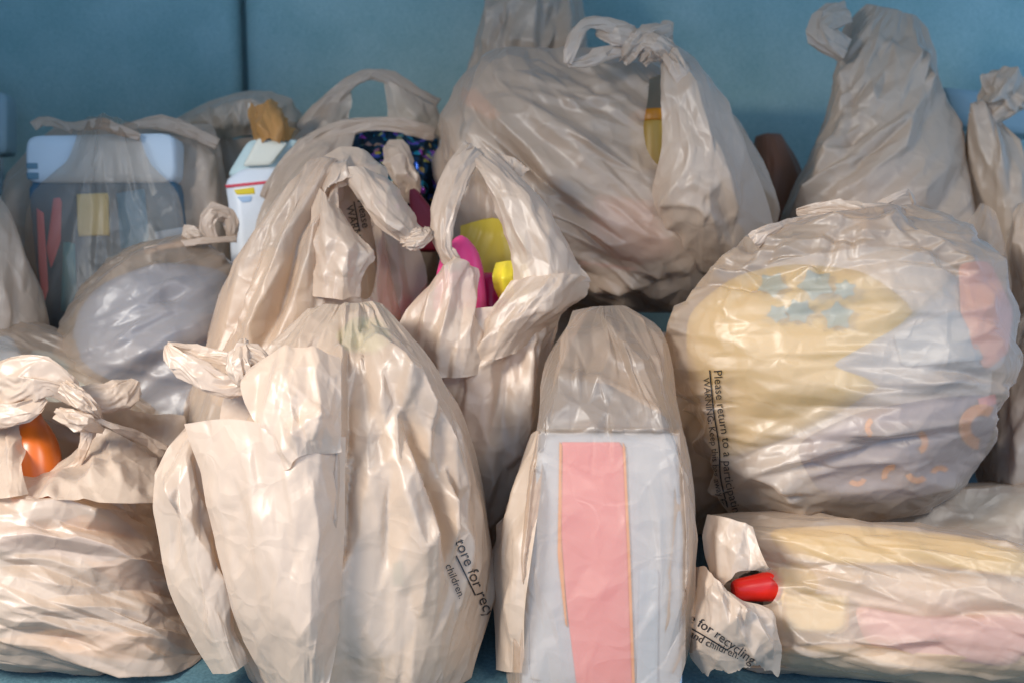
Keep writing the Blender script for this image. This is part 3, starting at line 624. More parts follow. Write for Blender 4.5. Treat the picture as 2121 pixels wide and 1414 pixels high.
rbox(tb, 'stripe_border', [(1159,914),(1165,914),(1162,1150),(1176,1300),(1172,1300),(1155,1150)], 1.6618, .003, ORANGE, .001)
rbox(tb, 'side_print', [(1325,1180),(1365,1180),(1362,1430),(1318,1430)], 1.6618, .003, SKYB, .002)
patch('carton_top', bv2, [(1125,780),(1260,795),(1390,870),(1390,885),(1120,885)], .020, .02, M('shaded_top_grey', (0.10, 0.11, 0.14)), tb, rim=.002)  # shadow on the carton top, put into a dark grey colour
# ------------------------------------------------------------------ round bag with the printed warning
st = [(1690,440,1900,425,1.80,.03,.03,2), (1570,470,1985,455,1.80,.07,.07,2), (1450,560,2065,530,1.81,.115,.11,2.1), (1378,640,2105,630,1.82,.14,.13,2.2), (1362,740,2112,730,1.83,.15,.14,2.3), (1385,830,2095,820,1.84,.155,.14,2.3),
      (1425,920,2055,910,1.845,.145,.135,2.3), (1450,1000,2010,990,1.845,.12,.12,2.2), (1500,1060,1950,1050,1.845,.08,.09,2), (1600,1085,1850,1075,1.845,.03,.04,2)]
t3 = thing('grocery_bag', 'round bulging plastic grocery bag with black printed warning, resting on the lying bag', 'bag', base_of(st), 'tan plastic grocery bags')
K = (1790, 445)
B3, X3, o3 = bag_body(t3, st, 8, mat=FILM_SHEER, lines=[([(1740,478),(1712,530),(1690,585)],10,-.030), ([(1772,475),(1765,540)],8,-.022), ([(1630,490),(1570,560),(1500,650)],9,-.022), ([(1850,462),(1950,520),(2035,595)],9,-.022), ([(1480,985),(1620,890),(1780,830)],8,-.012), ([(1620,985),(1780,930),(1960,905)],7,-.012), ([(2085,800),(1990,770),(1900,775)],9,-.014), ([(1560,485),(1500,560),(1475,650)],14,.020,'kS'), ([(1620,470),(1560,540),(1480,660)],14,.014,'s'), ([(1740,470),(1700,540),(1680,580)],14,.014,'kS'), ([(1790,470),(1790,560),(1740,640)],14,.010,'k'), ([(1860,450),(1960,500),(2080,600)],12,.014,'kS'),
    ([(1840,460),(1950,540),(2000,590)],12,.012,'ks'), ([(1720,470),(1640,500),(1560,590)],12,.012,'k'), ([(1470,1010),(1600,900),(1850,810),(2000,790)],14,.012,'k'), ([(1470,1010),(1600,960),(1800,900),(2040,870)],12,.012,'k'), ([(1480,960),(1600,850),(1760,790)],12,.010,'k'),
    ([(1620,1010),(1750,960),(1900,950),(2020,930)],10,.010,'ks'), ([(1620,1010),(1700,1010),(1860,1030)],10,.008,'k'), ([(1620,1010),(1650,1050),(1700,1080)],12,.014,'k'), ([(1560,760),(1700,730),(1860,735)],10,.004), ([(1700,690),(1850,660),(2000,690)],10,.004), ([(1450,900),(1530,860),(1620,800)],10,.006),
    ([(2090,820),(1980,790),(1860,800)],10,.012,'kS'), ([(1640,860),(1800,830),(1950,840)],7,.005), ([(1600,920),(1760,880),(1940,890)],7,.005)],
    crum=[(30, dict(ang=(-25,15), box=(1420,640,2080,1040), length=(60,220), height=(.001,.0035), width=(4,9))), (24, dict(origin=K, box=(1450,460,2060,640), length=(50,160), height=(.002,.004), width=(5,11))), (20, dict(length=(30,90), height=(.001,.003), width=(4,8)))],
    eu=0.02, ev=0.025, gather=0.2, hmax=0.016, slack=0.009, grain=-12, facet=.8)
bv3 = bvh_of(sub(X3), True); bx3 = bvh_of(X3, True)
rope(t3, 'knot', [(1650,440,1.79),(1720,432,1.77),(1790,440,1.76),(1850,440,1.77),(1920,455,1.80)], [14,34,44,34,16], 41, flat=0.6, pleats=10, amp=0.45)
rope(t3, 'handle', [(1800,440,1.78),(1850,408,1.78),(1882,398,1.785),(1897,435,1.80)], [14,16,12,10], 42, flat=0.6, pleats=6, amp=0.4)
rope(t3, 'handle', [(1560,500,1.74),(1590,478,1.735),(1640,462,1.76),(1720,445,1.775)], [40,26,20,22], 43, flat=0.4, pleats=8, amp=0.4)
rope(t3, 'knot', [(1770,455,1.745),(1800,470,1.735),(1830,462,1.745)], [14,30,12], 44, flat=0.7, pleats=6, amp=0.4)
sheet(t3, 'corner_flap', [[(2030,425,1.93),(2050,430,1.925),(2062,440,1.92)], [(2000,470,1.91),(2045,480,1.90),(2080,500,1.91)], [(1990,510,1.90),(2045,540,1.885),(2092,560,1.91)], [(2010,560,1.89),(2050,590,1.88),(2095,620,1.91)]], 45, crum=[(10, dict(length=(30,90), height=(.002,.005), width=(4,8)))], nv=57, nu=57, mat=FILM_SHEER)
pth = [(1478,768),(1484,860),(1483,950),(1452,1030),(1470,1090)]
text_path(t3, 'printed_text', 'Please return to a participating store for recycling', [(1478,766),(1486,850),(1498,930),(1500,985),(1515,1050)], 25, bx3, INK)
line_path(t3, 'printed_line', [(1470,766),(1478,850),(1490,930),(1492,985),(1507,1050)], 3, bx3, INK)
text_path(t3, 'printed_text', 'WARNING: Keep this bag away from babies', [(1456,782),(1463,850),(1474,930),(1478,990),(1490,1040)], 19, bx3, INK)
patch('white_pack', bv3, [(1450,640),(1600,540),(1850,505),(1990,550),(2060,700),(2050,850),(1970,990),(1700,1040),(1520,990),(1440,820)], .040, .05, WHITE, roundness=3, segs=72, label='broad white filler added behind the towel pack to brighten the round bag', cat='package')  # filler added so the sheer film reads bright
patch('towel_pack', bv3, [(1420,650),(1520,570),(1640,545),(1790,560),(1900,640),(1880,760),(1700,880),(1480,960),(1425,800)], .023, .10, YELLOW, roundness=3, segs=72, label='yellow wrapped towel pack with teal print inside the round bag', cat='package')
tw = bpy.data.objects['towel_pack']
for i, (cx, cy, r, k, ro) in enumerate([(1600,590,36,5,.2),(1690,590,44,5,.5),(1655,645,36,6,.1),(1735,655,40,5,.9),(1610,650,26,5,.4),(1750,600,28,6,.6)]):
    ol = [(cx + r * (1.0 if j % 2 == 0 else .55) * math.cos(ro + math.pi * j / k), cy + .85 * r * (1.0 if j % 2 == 0 else .55) * math.sin(ro + math.pi * j / k)) for j in range(2 * k)]
    patch('printed_star', bv3, ol, .0135, .0015, TEAL, tw, rim=0, roundness=2, rings=5)
patch('pale_pack', bv3, [(1700,760),(1880,660),(1990,560),(2080,650),(2085,760),(1960,800),(1820,800)], .018, .08, PALEB, roundness=2, label='pale blue and rose pack on the far side of the towel pack', cat='package')
patch('rose_print', bv3, [(1985,545),(2050,540),(2098,640),(2090,730),(2040,770),(1990,660)], .0145, .003, ROSE, bpy.data.objects['pale_pack'], rim=0, roundness=2)
patch('blue_print', bv3, [(1850,690),(1985,640),(2040,745),(1870,760)], .0145, .002, SKYB, bpy.data.objects['pale_pack'], rim=0, roundness=1)
patch('snack_bag', bv3, [(1640,920),(1780,850),(1960,820),(2075,815),(2050,920),(2000,1000),(1860,1045),(1700,1030)], .016, .08, PURPLE, roundness=3, label='slate purple snack bag with orange lettering low in the round bag', cat='snack bag')
sn = bpy.data.objects['snack_bag']
def ring_outline(cx, cy, r0, r1, a0, a1, n=12):
    A = np.linspace(R(a0), R(a1), n); return [(cx + r1 * math.cos(a), cy + r1 * math.sin(a)) for a in A] + [(cx + r0 * math.cos(a), cy + r0 * math.sin(a)) for a in A[::-1]]
for a0 in (100, 150, 200, 250): patch('printed_letter', bv3, ring_outline(2034, 884, 24, 48, a0, a0 + 52), .0135, .0015, ORANGE, sn, rim=0, rings=4)
for cx, cy, r, a0 in ((1900,975,26,40),(1948,985,22,200),(1815,885,24,120),(1895,915,28,300),(1775,985,22,20),(1850,985,24,160)):
    for q in (0, 60): patch('printed_letter', bv3, ring_outline(cx, cy, r * .5, r, a0 + q, a0 + q + 62, 7), .0135, .0015, ORANGE, sn, rim=0, rings=3, segs=28)
patch('printed_letter', bv3, [(2025,825),(2062,815),(2064,835),(2030,846)], .0135, .0015, PINK, sn, rim=0, rings=4)
# ------------------------------------------------------------------ bag lying along the floor at the right
st = [(1480,1062,1470,1400,1.79,.04,.04,2), (1540,1058,1530,1400,1.765,.075,.07,2.2), (1640,1062,1630,1398,1.75,.095,.09,2.4), (1780,1070,1770,1408,1.745,.10,.09,2.5), (1920,1078,1920,1412,1.745,.105,.09,2.5), (2060,1098,2060,1414,1.745,.105,.09,2.5), (2200,1130,2200,1412,1.75,.10,.09,2.4), (2300,1180,2300,1400,1.76,.06,.06,2)]
t4 = thing('grocery_bag', 'plastic grocery bag lying on its side with a red cap in its open mouth', 'bag', Vector((float(pt(1850,1400,1.745)[0]), float(pt(1850,1400,1.745)[1]), 0.0)), 'tan plastic grocery bags')
# stations run left to right, outline top/bottom: swap so that columns stay outward
st4 = [(s[2], s[3], s[0], s[1]) + s[4:] for s in st]
B4, X4, o4 = bag_body(t4, st4, 17, mat=FILM_SHEER, lines=[([(1615,1235),(1760,1246),(1925,1276)],8,-.014), ([(1760,1112),(1900,1150),(2015,1192)],9,-.012), ([(1640,1360),(1800,1355),(1980,1345)],8,-.010), ([(1940,1285),(2040,1262),(2121,1262)],8,-.012), ([(1480,1100),(1640,1150),(1720,1190),(1840,1200)],14,.010,'s'), ([(1600,1240),(1760,1240),(1930,1268)],10,.014,'S'), ([(1930,1268),(2000,1240),(2121,1250)],10,.010,'S'), ([(1760,1120),(1900,1140),(2020,1180)],12,.008,'S'), ([(1760,1130),(1700,1210),(1640,1230)],10,.006),
    ([(1640,1350),(1800,1340),(1960,1330),(2100,1340)],10,.008,'k'), ([(1640,1350),(1760,1290),(1820,1240)],10,.008), ([(1640,1380),(1820,1390),(2000,1370)],10,.006,'k'), ([(1930,1268),(1950,1210),(1940,1180)],10,.008), ([(1650,1340),(1800,1370),(2050,1400)],8,.006,'k')],
    crum=[(26, dict(ang=(-20,25), length=(60,200), height=(.001,.0035), width=(4,10))), (26, dict(length=(30,110), height=(.001,.003), width=(4,9)))], eu=.02, ev=.02, slack=.008, hmax=.012, grain=90, facet=1.35, holes=[([(1500,1215),(1530,1180),(1580,1185),(1612,1215),(1600,1245),(1540,1250),(1505,1250)], 1.72)])
bv4 = bvh_of(sub(X4), True); bx4 = bvh_of(X4, True)
g4 = sheet(t4, 'gathered_mouth', [[(1440,1175,1.70),(1470,1185,1.66),(1510,1230,1.645),(1545,1245,1.65)], [(1430,1230,1.695),(1480,1245,1.635),(1530,1265,1.625),(1590,1255,1.645)], [(1422,1290,1.69),(1480,1300,1.625),(1545,1315,1.615),(1610,1320,1.64)], [(1425,1345,1.69),(1490,1350,1.635),(1560,1360,1.625),(1620,1345,1.65)], [(1455,1395,1.69),(1510,1390,1.66),(1580,1385,1.65),(1615,1400,1.66)]],
    51, lines=[([(1500,1240),(1560,1300),(1610,1370)],10,.012,'s'), ([(1440,1180),(1500,1250),(1550,1340)],10,.008,'S'), ([(1530,1260),(1600,1300)],8,.008)], crum=[(18, dict(length=(30,110), height=(.002,.004), width=(4,9)))], edge=7)
sheet(t4, 'mouth_rim', [[(1465,1065,1.70),(1500,1070,1.68),(1560,1090,1.668)], [(1455,1120,1.70),(1500,1120,1.665),(1580,1150,1.65)], [(1470,1180,1.695),(1500,1165,1.655),(1600,1185,1.642)], [(1492,1235,1.685),(1512,1190,1.66),(1600,1180,1.655)]], 52, lines=[([(1480,1090),(1490,1150),(1500,1200)],8,.008,'s')], crum=[(8, dict(length=(30,90), height=(.002,.004), width=(4,8)))], nv=57, nu=57)
bg4 = bvh_of(g4[1], False)
text_path(t4, 'printed_text', 'e for recycling', [(1424,1284),(1470,1312),(1508,1340)], 28, bg4, INK)
line_path(t4, 'printed_line', [(1424,1296),(1465,1320),(1505,1345)], 3, bg4, INK)
text_path(t4, 'printed_text', 'and children.', [(1426,1316),(1460,1335),(1500,1352)], 22, bg4, INK)
tc_ = thing('sauce_bottle', 'bright red capped bottle poking from the lying bag', 'bottle', Vector(pt(1600, 1225, 1.72)))
def turned(parent, name, prof, axis0, axis1, mat, segs=32):
    """surface of revolution between two world points: prof = (t, radius_m)"""
    a, b = np.array(axis0), np.array(axis1); T = (b - a); L = np.linalg.norm(T); T /= L
    s = np.cross(T, FWD if abs(T @ FWD) < 0.9 else UPV); s /= np.linalg.norm(s); n = np.cross(T, s); P = catmull(np.array(prof, float), 40, chord=False)
    th = np.linspace(0, 2 * np.pi, segs, endpoint=False)
    X = (a + P[:, :1] * L * T)[:, None] + P[:, 1:2, None] * (np.cos(th)[None, :, None] * s + np.sin(th)[None, :, None] * n)
    return add(name, grid_mesh(name, X, True, flip=True), mat, parent)
turned(tc_, 'cap', [(0,.009),(.12,.012),(.5,.0145),(.9,.017),(1,.017)], pt(1518,1222,1.705), pt(1606,1212,1.712), RED)
turned(tc_, 'neck', [(0,.019),(.2,.022),(.5,.03),(1,.034)], pt(1604,1212,1.713), pt(1690,1220,1.74), PALEY)
patch('white_pack', bv4, [(1560,1100),(1900,1100),(2180,1140),(2190,1395),(1900,1400),(1600,1385)], .040, .05, M('ivory_filler', (0.8, 0.72, 0.62)), roundness=2, segs=72, label='ivory filler added behind the coloured packs to brighten the lying bag', cat='package')  # added filler, lightens the see-through film of the lying bag
patch('yellow_pack', bv4, [(1580,1095),(1760,1085),(2000,1110),(2160,1150),(2150,1200),(1900,1170),(1720,1170),(1620,1150)], .014, .08, YELLOW, roundness=2, label='yellow pack along the top of the lying bag', cat='package')
patch('label_card', bv4, [(1618,1225),(1760,1232),(1758,1300),(1740,1312),(1622,1308)], .0145, .03, PALEY, roundness=1, label='pale yellow labelled pack seen through the lying bag', cat='package')
patch('pink_pack', bv4, [(1765,1250),(1900,1275),(2121,1270),(2200,1330),(2100,1385),(1900,1375),(1790,1330)], .015, .07, M('blush_wrap', (0.88, 0.50, 0.52)), roundness=2, label='blush pink pack in the lower half of the lying bag', cat='package')
patch('cream_pack', bv4, [(1560,1345),(1750,1330),(1980,1350),(2200,1350),(2200,1420),(1900,1420),(1600,1412)], .015, .05, CREAM, roundness=2, label='cream pack at the bottom of the lying bag', cat='package')
# ------------------------------------------------------------------ low wide bag at the left with the open mouth
st = [(-170,1000,318,1022,1.79,.10,.10,2.2), (-190,1060,335,1065,1.785,.125,.11,2.3), (-200,1150,352,1150,1.785,.135,.12,2.3), (-205,1230,395,1250,1.785,.135,.12,2.3), (-200,1290,440,1330,1.78,.12,.12,2.3), (-170,1325,450,1375,1.775,.09,.10,2.2), (-100,1345,420,1398,1.775,.05,.07,2)]
t5 = thing('grocery_bag', 'low wide plastic grocery bag with sagging open mouth and twisted handles', 'bag', base_of(st), 'tan plastic grocery bags')
B5, X5, o5 = bag_body(t5, st, 19, mat=FILM_MID, open_top=True, lines=[([(-30,1095),(150,1090),(330,1128)],8,-.014), ([(-20,1180),(120,1175),(280,1255),(345,1280)],8,-.014), ([(60,1290),(160,1330),(230,1365)],9,-.014), ([(120,1285),(260,1285),(370,1305)],8,-.012), ([(-50,1075),(120,1065),(330,1110)],14,.010,'s'), ([(-50,1110),(100,1100),(320,1140)],14,.010), ([(-50,1130),(150,1115),(330,1180)],12,.010,'S'), ([(-20,1165),(110,1160),(270,1240),(340,1265)],12,.014,'S'), ([(-50,1265),(60,1270),(250,1260),(360,1290)],12,.008,'s'),
    ([(-50,1310),(100,1300),(180,1345)],10,.012,'s'), ([(190,1360),(300,1320),(400,1330)],10,.008), ([(-50,1320),(150,1360),(300,1390),(430,1385)],10,.016,'s'), ([(60,1050),(200,1050),(310,1045)],10,.006), ([(330,1120),(260,1180),(240,1240)],14,.006)],
    crum=[(40, dict(ang=(-10,28), length=(80,260), height=(.0015,.004), width=(5,12))), (24, dict(length=(30,110), height=(.001,.003), width=(4,9)))], eu=.025, ev=.03, hmax=.014, slack=.012, grain=8)
bv5 = bvh_of(sub(X5), True)
sheet(t5, 'mouth_film', [[(150,960,1.82),(205,885,1.80),(260,905,1.80),(325,945,1.81)], [(60,985,1.77),(190,960,1.77),(260,950,1.75),(325,970,1.78)], [(0,1000,1.735),(150,1000,1.71),(240,1000,1.69),(325,1005,1.73)], [(0,1030,1.70),(150,1035,1.67),(240,1040,1.665),(325,1040,1.70)]], 61,
    lines=[([(230,910),(235,960),(250,1010)],10,.014,'s'), ([(180,920),(200,970),(180,1010)],10,.010), ([(60,990),(160,1000),(230,960)],10,.008)], crum=[(12, dict(length=(40,120), height=(.002,.004), width=(5,10)))], mat=FILM)
sheet(t5, 'mouth_film', [[(-40,880,1.80),(20,872,1.79),(60,870,1.79),(75,868,1.80)], [(-40,930,1.77),(10,930,1.76),(40,930,1.75),(58,920,1.77)], [(-40,985,1.73),(10,985,1.71),(40,980,1.70),(45,960,1.72)], [(-40,1030,1.69),(10,1030,1.67),(40,1025,1.675),(60,1020,1.69)]], 62, lines=[([(20,880),(25,940),(30,1000)],8,.010,'s')], crum=[(8, dict(length=(40,120), ang=(60,120), height=(.002,.004), width=(4,9)))], nv=57, nu=57)
rope(t5, 'handle', [(-60,845,1.78),(20,800,1.75),(90,775,1.74),(135,800,1.745),(155,835,1.75)], [120,120,95,60,26], 63, flat=0.35, pleats=13, amp=0.4)
rope(t5, 'handle', [(-50,855,1.75),(20,860,1.735),(70,845,1.735),(92,825,1.745)], [60,52,40,20], 64, flat=0.4, pleats=8, amp=0.35)
rope(t5, 'knot', [(130,800,1.735),(165,825,1.725),(190,850,1.73),(208,868,1.745)], [30,42,38,16], 65, flat=0.75, pleats=9, amp=0.4)
rope(t5, 'handle', [(160,830,1.79),(220,825,1.79),(265,810,1.80),(280,788,1.81)], [60,68,60,24], 66, flat=0.5, pleats=11, amp=0.4)
rope(t5, 'knot', [(118,855,1.735),(150,868,1.722),(190,880,1.73),(212,892,1.75)], [26,40,36,12], 67, flat=0.6, pleats=7, amp=0.35)
rope(t5, 'handle', [(190,865,1.735),(240,885,1.75),(290,905,1.78),(340,935,1.80)], [12,18,24,30], 68, flat=0.5, pleats=6, amp=0.4)
rope(t5, 'handle', [(185,888,1.765),(175,930,1.765),(160,960,1.77),(120,985,1.76)], [40,22,18,20], 69, flat=0.4, pleats=7, amp=0.4)
sheet(t5, 'neck_film', [[(90,830,1.83),(180,840,1.83),(300,850,1.85),(380,860,1.86)], [(80,900,1.87),(180,900,1.88),(300,900,1.88),(390,910,1.87)], [(60,990,1.86),(180,990,1.88),(300,980,1.87),(380,980,1.85)]], 70, crum=[(10, dict(length=(50,140), height=(.003,.007)))], nv=57, nu=57)
tj = thing('juice_bottle', 'orange plastic bottle standing in the sagging open mouth', 'bottle', Vector(pt(80, 990, 1.79)))
turned(tj, 'bottle_body', [(0,.028),(.3,.030),(.6,.028),(.8,.020),(.92,.012),(1,.010)], pt(78,1040,1.785), pt(66,852,1.795), ORANGE_P)
patch('printed_pack', bv5, [(-100,1080),(120,1085),(300,1120),(330,1160),(200,1170),(-100,1120)], .018, .05, M('lilac_wrap', (0.55, 0.45, 0.52)), roundness=1, label='lilac pack behind the stretched film of the low wide bag', cat='package')
patch('orange_pack', bv5, [(180,1060),(300,1120),(340,1210),(330,1270),(200,1180),(60,1110)], .020, .05, M('pale_orange_wrap', (0.85, 0.45, 0.15)), roundness=1, label='pale orange pack with a slanted edge inside the low wide bag', cat='package')
patch('white_pack', bv5, [(-60,1190),(110,1195),(200,1240),(160,1265),(-60,1262)], .018, .05, WHITE, roundness=1, label='white pack low inside the low wide bag', cat='package')
patch('gold_pack', bv5, [(-60,1330),(120,1300),(300,1310),(390,1350),(280,1375),(60,1345)], .018, .05, M('gold_wrap', (0.80, 0.45, 0.10)), roundness=1, label='golden pack at the bottom of the low wide bag', cat='package')
# ------------------------------------------------------------------ bluish bag behind it
st = [(-170,640,40,655,1.98,.03,.03,2), (-200,700,170,715,1.965,.06,.06,2.1), (-210,770,290,785,1.955,.09,.09,2.2), (-210,860,370,860,1.95,.105,.10,2.3), (-200,980,400,980,1.955,.10,.10,2.3), (-180,1080,390,1080,1.965,.08,.09,2.2), (-120,1110,330,1110,1.975,.04,.05,2)]
t17 = thing('grocery_bag', 'sheer plastic grocery bag with blue contents behind the twisted handles', 'bag', base_of(st), 'tan plastic grocery bags')
B17, X17, _ = bag_body(t17, st, 23, mat=FILM_THIN, lines=[([(0,660),(150,720),(370,860)],20,.010), ([(60,690),(200,800),(300,900)],24,.008,'s')], crum=[(24, dict(ang=(10,60), length=(80,240), height=(.002,.005)))], eu=.03, ev=.025, nv=145, nu=192, grain=35)
bv17 = bvh_of(sub(X17), True)
patch('blue_pack', bv17, [(-100,680),(20,690),(60,760),(-20,790),(-100,780)], .018, .06, SKYB, roundness=2, label='sky blue pack inside the sheer bag beside the twisted handles', cat='package')
patch('grey_pack', bv17, [(60,720),(170,740),(330,840),(340,900),(150,900),(70,800)], .022, .06, M('grey_teal_wrap', (0.30, 0.42, 0.46)), roundness=2, label='grey teal pack under the slanting sheer film', cat='package')
# ------------------------------------------------------------------ dome shaped bluish bag with little loop
st = [(290,505,420,492,2.02,.03,.03,2), (225,535,490,520,2.01,.06,.06,2.1), (165,600,520,600,2.0,.095,.09,2.2), (125,680,535,680,1.995,.115,.11,2.2), (118,760,535,760,1.995,.12,.11,2.3), (150,880,520,880,2.0,.12,.11,2.3), (180,1000,500,1000,2.01,.11,.1,2.2), (240,1075,460,1075,2.02,.05,.05,2)]
t6 = thing('grocery_bag', 'dome shaped plastic grocery bag with a small upright loop', 'bag', base_of(st), 'tan plastic grocery bags')
B6, X6, _ = bag_body(t6, st, 29, mat=FILM_THIN, lines=[([(420,590),(300,640),(190,740)],10,-.014), ([(470,700),(360,740),(260,820)],10,-.014), ([(380,500),(260,560),(150,660)],16,.012,'k'), ([(480,560),(350,600),(200,720)],16,.010,'s'), ([(490,640),(360,690),(240,790)],16,.010,'S'), ([(300,510),(330,550),(420,560)],12,.010,'s'), ([(480,520),(400,570),(370,610)],14,.012,'S'), ([(430,770),(300,720),(200,690)],14,.008), ([(180,745),(300,770),(420,800)],8,.012,'s')],
    crum=[(24, dict(ang=(120,170), length=(80,220), height=(.002,.005), width=(6,14))), (14, dict(length=(40,120), height=(.001,.004)))], eu=.03, ev=.025, gather=.15, nv=161, nu=192, grain=145)
bv6 = bvh_of(sub(X6), True)
patch('blue_pack', bv6, [(150,660),(200,590),(330,540),(480,560),(520,700),(510,850),(320,900),(150,840)], .020, .08, M('cornflower_wrap', (0.14, 0.27, 0.5)), roundness=3, label='cornflower blue pack inside the dome shaped bag', cat='package')
rope(t6, 'handle', [(440,498,1.98),(428,460,1.975),(442,440,1.975),(472,445,1.985),(480,475,1.99),(478,500,2.0)], [26,32,36,34,30,24], 71, flat=0.28, pleats=8, amp=0.5)
rope(t6, 'knot', [(380,505,1.98),(395,480,1.975),(415,490,1.975),(440,500,1.985)], [20,34,26,20], 72, flat=0.5, pleats=6, amp=0.4)
rope(t6, 'knot', [(300,520,1.97),(360,508,1.965),(420,500,1.97),(490,495,1.985)], [14,16,16,14], 73, flat=0.5, pleats=6, amp=0.4)
# ------------------------------------------------------------------ left edge bag
st = [(-140,400,-10,402,2.02,.03,.03,2), (-170,460,45,475,2.01,.06,.06,2.1), (-180,540,78,550,2.005,.08,.08,2.2), (-180,640,95,650,2.0,.09,.09,2.2), (-180,760,90,760,2.01,.09,.09,2.2), (-170,900,70,900,2.02,.08,.08,2.2), (-120,1060,30,1060,2.04,.04,.04,2)]
t16 = thing('grocery_bag', 'narrow plastic grocery bag left of the bag over the white pack', 'bag', base_of(st), 'tan plastic grocery bags')
bag_body(t16, st, 31, lines=[([(0,410),(40,520),(60,650)],16,.012,'k'), ([(-20,420),(0,540),(10,680)],16,.012,'s')], crum=[(16, dict(ang=(60,110), length=(60,160), height=(.002,.005)))], nv=113, nu=128)
# ------------------------------------------------------------------ bag with open mouth whose handle flops to the right
st = [(640,352,765,335,1.905,.03,.03,2), (572,430,790,420,1.91,.06,.06,2), (505,520,805,520,1.915,.085,.085,2.1), (455,620,825,620,1.92,.10,.10,2.2), (425,740,850,740,1.925,.11,.105,2.2), (385,860,865,860,1.93,.115,.11,2.3), (380,980,855,980,1.935,.11,.11,2.3), (410,1090,820,1090,1.945,.09,.09,2.2), (480,1125,740,1125,1.95,.04,.05,2)]
t7 = thing('grocery_bag', 'tall cream coloured plastic grocery bag with a wide crumpled handle flopped over', 'bag', base_of(st), 'tan plastic grocery bags')
K = (700, 350)
B7, X7, _ = bag_body(t7, st, 37, mat=FILM_MID, lines=[([(628,470),(585,600),(550,730)],9,-.026), ([(665,540),(648,690)],9,-.020), ([(540,500),(490,620),(460,720)],10,-.014), ([(690,360),(610,480),(560,620),(520,740)],16,.018,'kS'), ([(670,350),(560,460),(480,620)],20,.012,'k'), ([(700,380),(640,520),(600,640),(560,720)],14,.018,'ks'), ([(720,390),(660,560),(640,680)],14,.014,'ks'), ([(640,370),(520,500),(440,700)],16,.008,'k'), ([(500,600),(540,640),(520,700)],12,.010), ([(480,640),(520,690),(470,760)],10,.008,'s')],
    crum=[(36, dict(origin=K, length=(80,240), height=(.002,.005), width=(5,12))), (22, dict(length=(30,110), height=(.0015,.004), width=(4,9)))], eu=.03, ev=.02, gather=.2, hmax=.02, grain=90, holes=[([(700,390),(745,380),(770,470),(780,560),(760,620),(720,600),(705,480)], 1.93)])
bv7 = bvh_of(sub(X7), True)
patch('cream_pack', bv7, [(470,600),(560,500),(650,560),(650,760),(560,860),(430,840),(440,700)], .022, .10, CREAM, roundness=3, label='cream pack inside the tall bag with the flopped handle', cat='package')
inn = sheet(t7, 'inner_film', [[(690,380,1.925),(730,375,1.93),(770,400,1.94),(800,440,1.95)], [(690,470,1.925),(735,470,1.93),(790,480,1.93),(870,520,1.96)], [(690,560,1.92),(740,560,1.92),(800,560,1.92),(885,580,1.95)], [(690,660,1.90),(740,660,1.89),(800,660,1.89),(880,660,1.93)]], 81, lines=[([(740,400),(760,500),(800,640)],12,.010), ([(800,480),(820,560),(830,650)],10,.010,'s')], crum=[(14, dict(ang=(60,110), length=(60,180), height=(.003,.006)))])
bi = bvh_of(inn[1], False)
text_path(t7, 'printed_text', 'Please', [(740,415),(752,480)], 24, bi, INK); text_path(t7, 'printed_text', 'WARNING', [(716,428),(730,480)], 22, bi, INK); line_path(t7, 'printed_line', [(733,418),(745,480)], 2.5, bi, INK)
sheet(t7, 'handle', [[(688,352,1.86),(720,345,1.84),(755,350,1.84),(792,368,1.86)], [(735,395,1.845),(760,385,1.825),(790,390,1.82),(818,405,1.85)], [(755,440,1.84),(785,430,1.815),(815,430,1.81),(838,440,1.845)], [(790,480,1.835),(812,470,1.81),(838,465,1.81),(858,468,1.84)], [(828,508,1.83),(845,500,1.82),(862,490,1.82),(880,480,1.835)]],
    82, lines=[([(745,360),(790,430),(850,490)],8,.010,'S'), ([(715,355),(770,430),(835,495)],8,.010,'s'), ([(780,360),(830,430),(870,480)],8,.008)], crum=[(14, dict(ang=(40,65), length=(60,150), height=(.002,.004), width=(4,8)))], edge=3)
rope(t7, 'handle_end', [(835,500,1.825),(862,495,1.815),(880,490,1.82),(888,475,1.83)], [30,46,36,20], 83, flat=0.6, pleats=9, amp=0.5)
sheet(t7, 'hood', [[(600,420,1.89),(640,350,1.88),(690,308,1.885),(740,302,1.885),(790,345,1.89)], [(615,430,1.865),(650,380,1.85),(700,345,1.845),(745,345,1.845),(800,375,1.865)], [(630,440,1.86),(668,410,1.845),(705,375,1.835),(740,372,1.84),(770,380,1.86)]], 84, lines=[([(700,320),(690,360),(670,410)],8,.008,'s'), ([(730,310),(725,350),(735,375)],8,.006)], crum=[(14, dict(length=(40,110), height=(.002,.005), width=(4,9)))], nv=57, nu=97)
sheet(t7, 'front_flap', [[(646,385,1.855),(668,395,1.84),(690,425,1.835),(706,440,1.845)], [(645,450,1.835),(675,460,1.815),(710,475,1.808),(735,480,1.825)], [(648,520,1.825),(690,520,1.80),(735,525,1.795),(778,535,1.815)], [(648,570,1.82),(680,575,1.80),(720,575,1.795),(752,565,1.812)], [(650,618,1.82),(680,618,1.80),(715,618,1.80),(748,615,1.812)]],
    85, lines=[([(660,470),(700,500),(760,530)],10,.008), ([(655,580),(700,560),(745,575)],10,.006,'s'), ([(665,400),(680,480),(690,560)],10,.006)], crum=[(12, dict(length=(40,110), height=(.001,.004), width=(4,9)))], nv=81, nu=65, edge=2)
sheet(t7, 'lip', [[(640,375,1.87),(670,380,1.86),(700,375,1.855),(720,368,1.86)], [(655,395,1.875),(680,410,1.865),(700,400,1.86),(715,385,1.87)], [(670,410,1.885),(700,440,1.88),(705,425,1.88),(712,400,1.885)]], 86, crum=[(6, dict(length=(20,60), height=(.002,.004), width=(3,6)))], nv=33, nu=33)
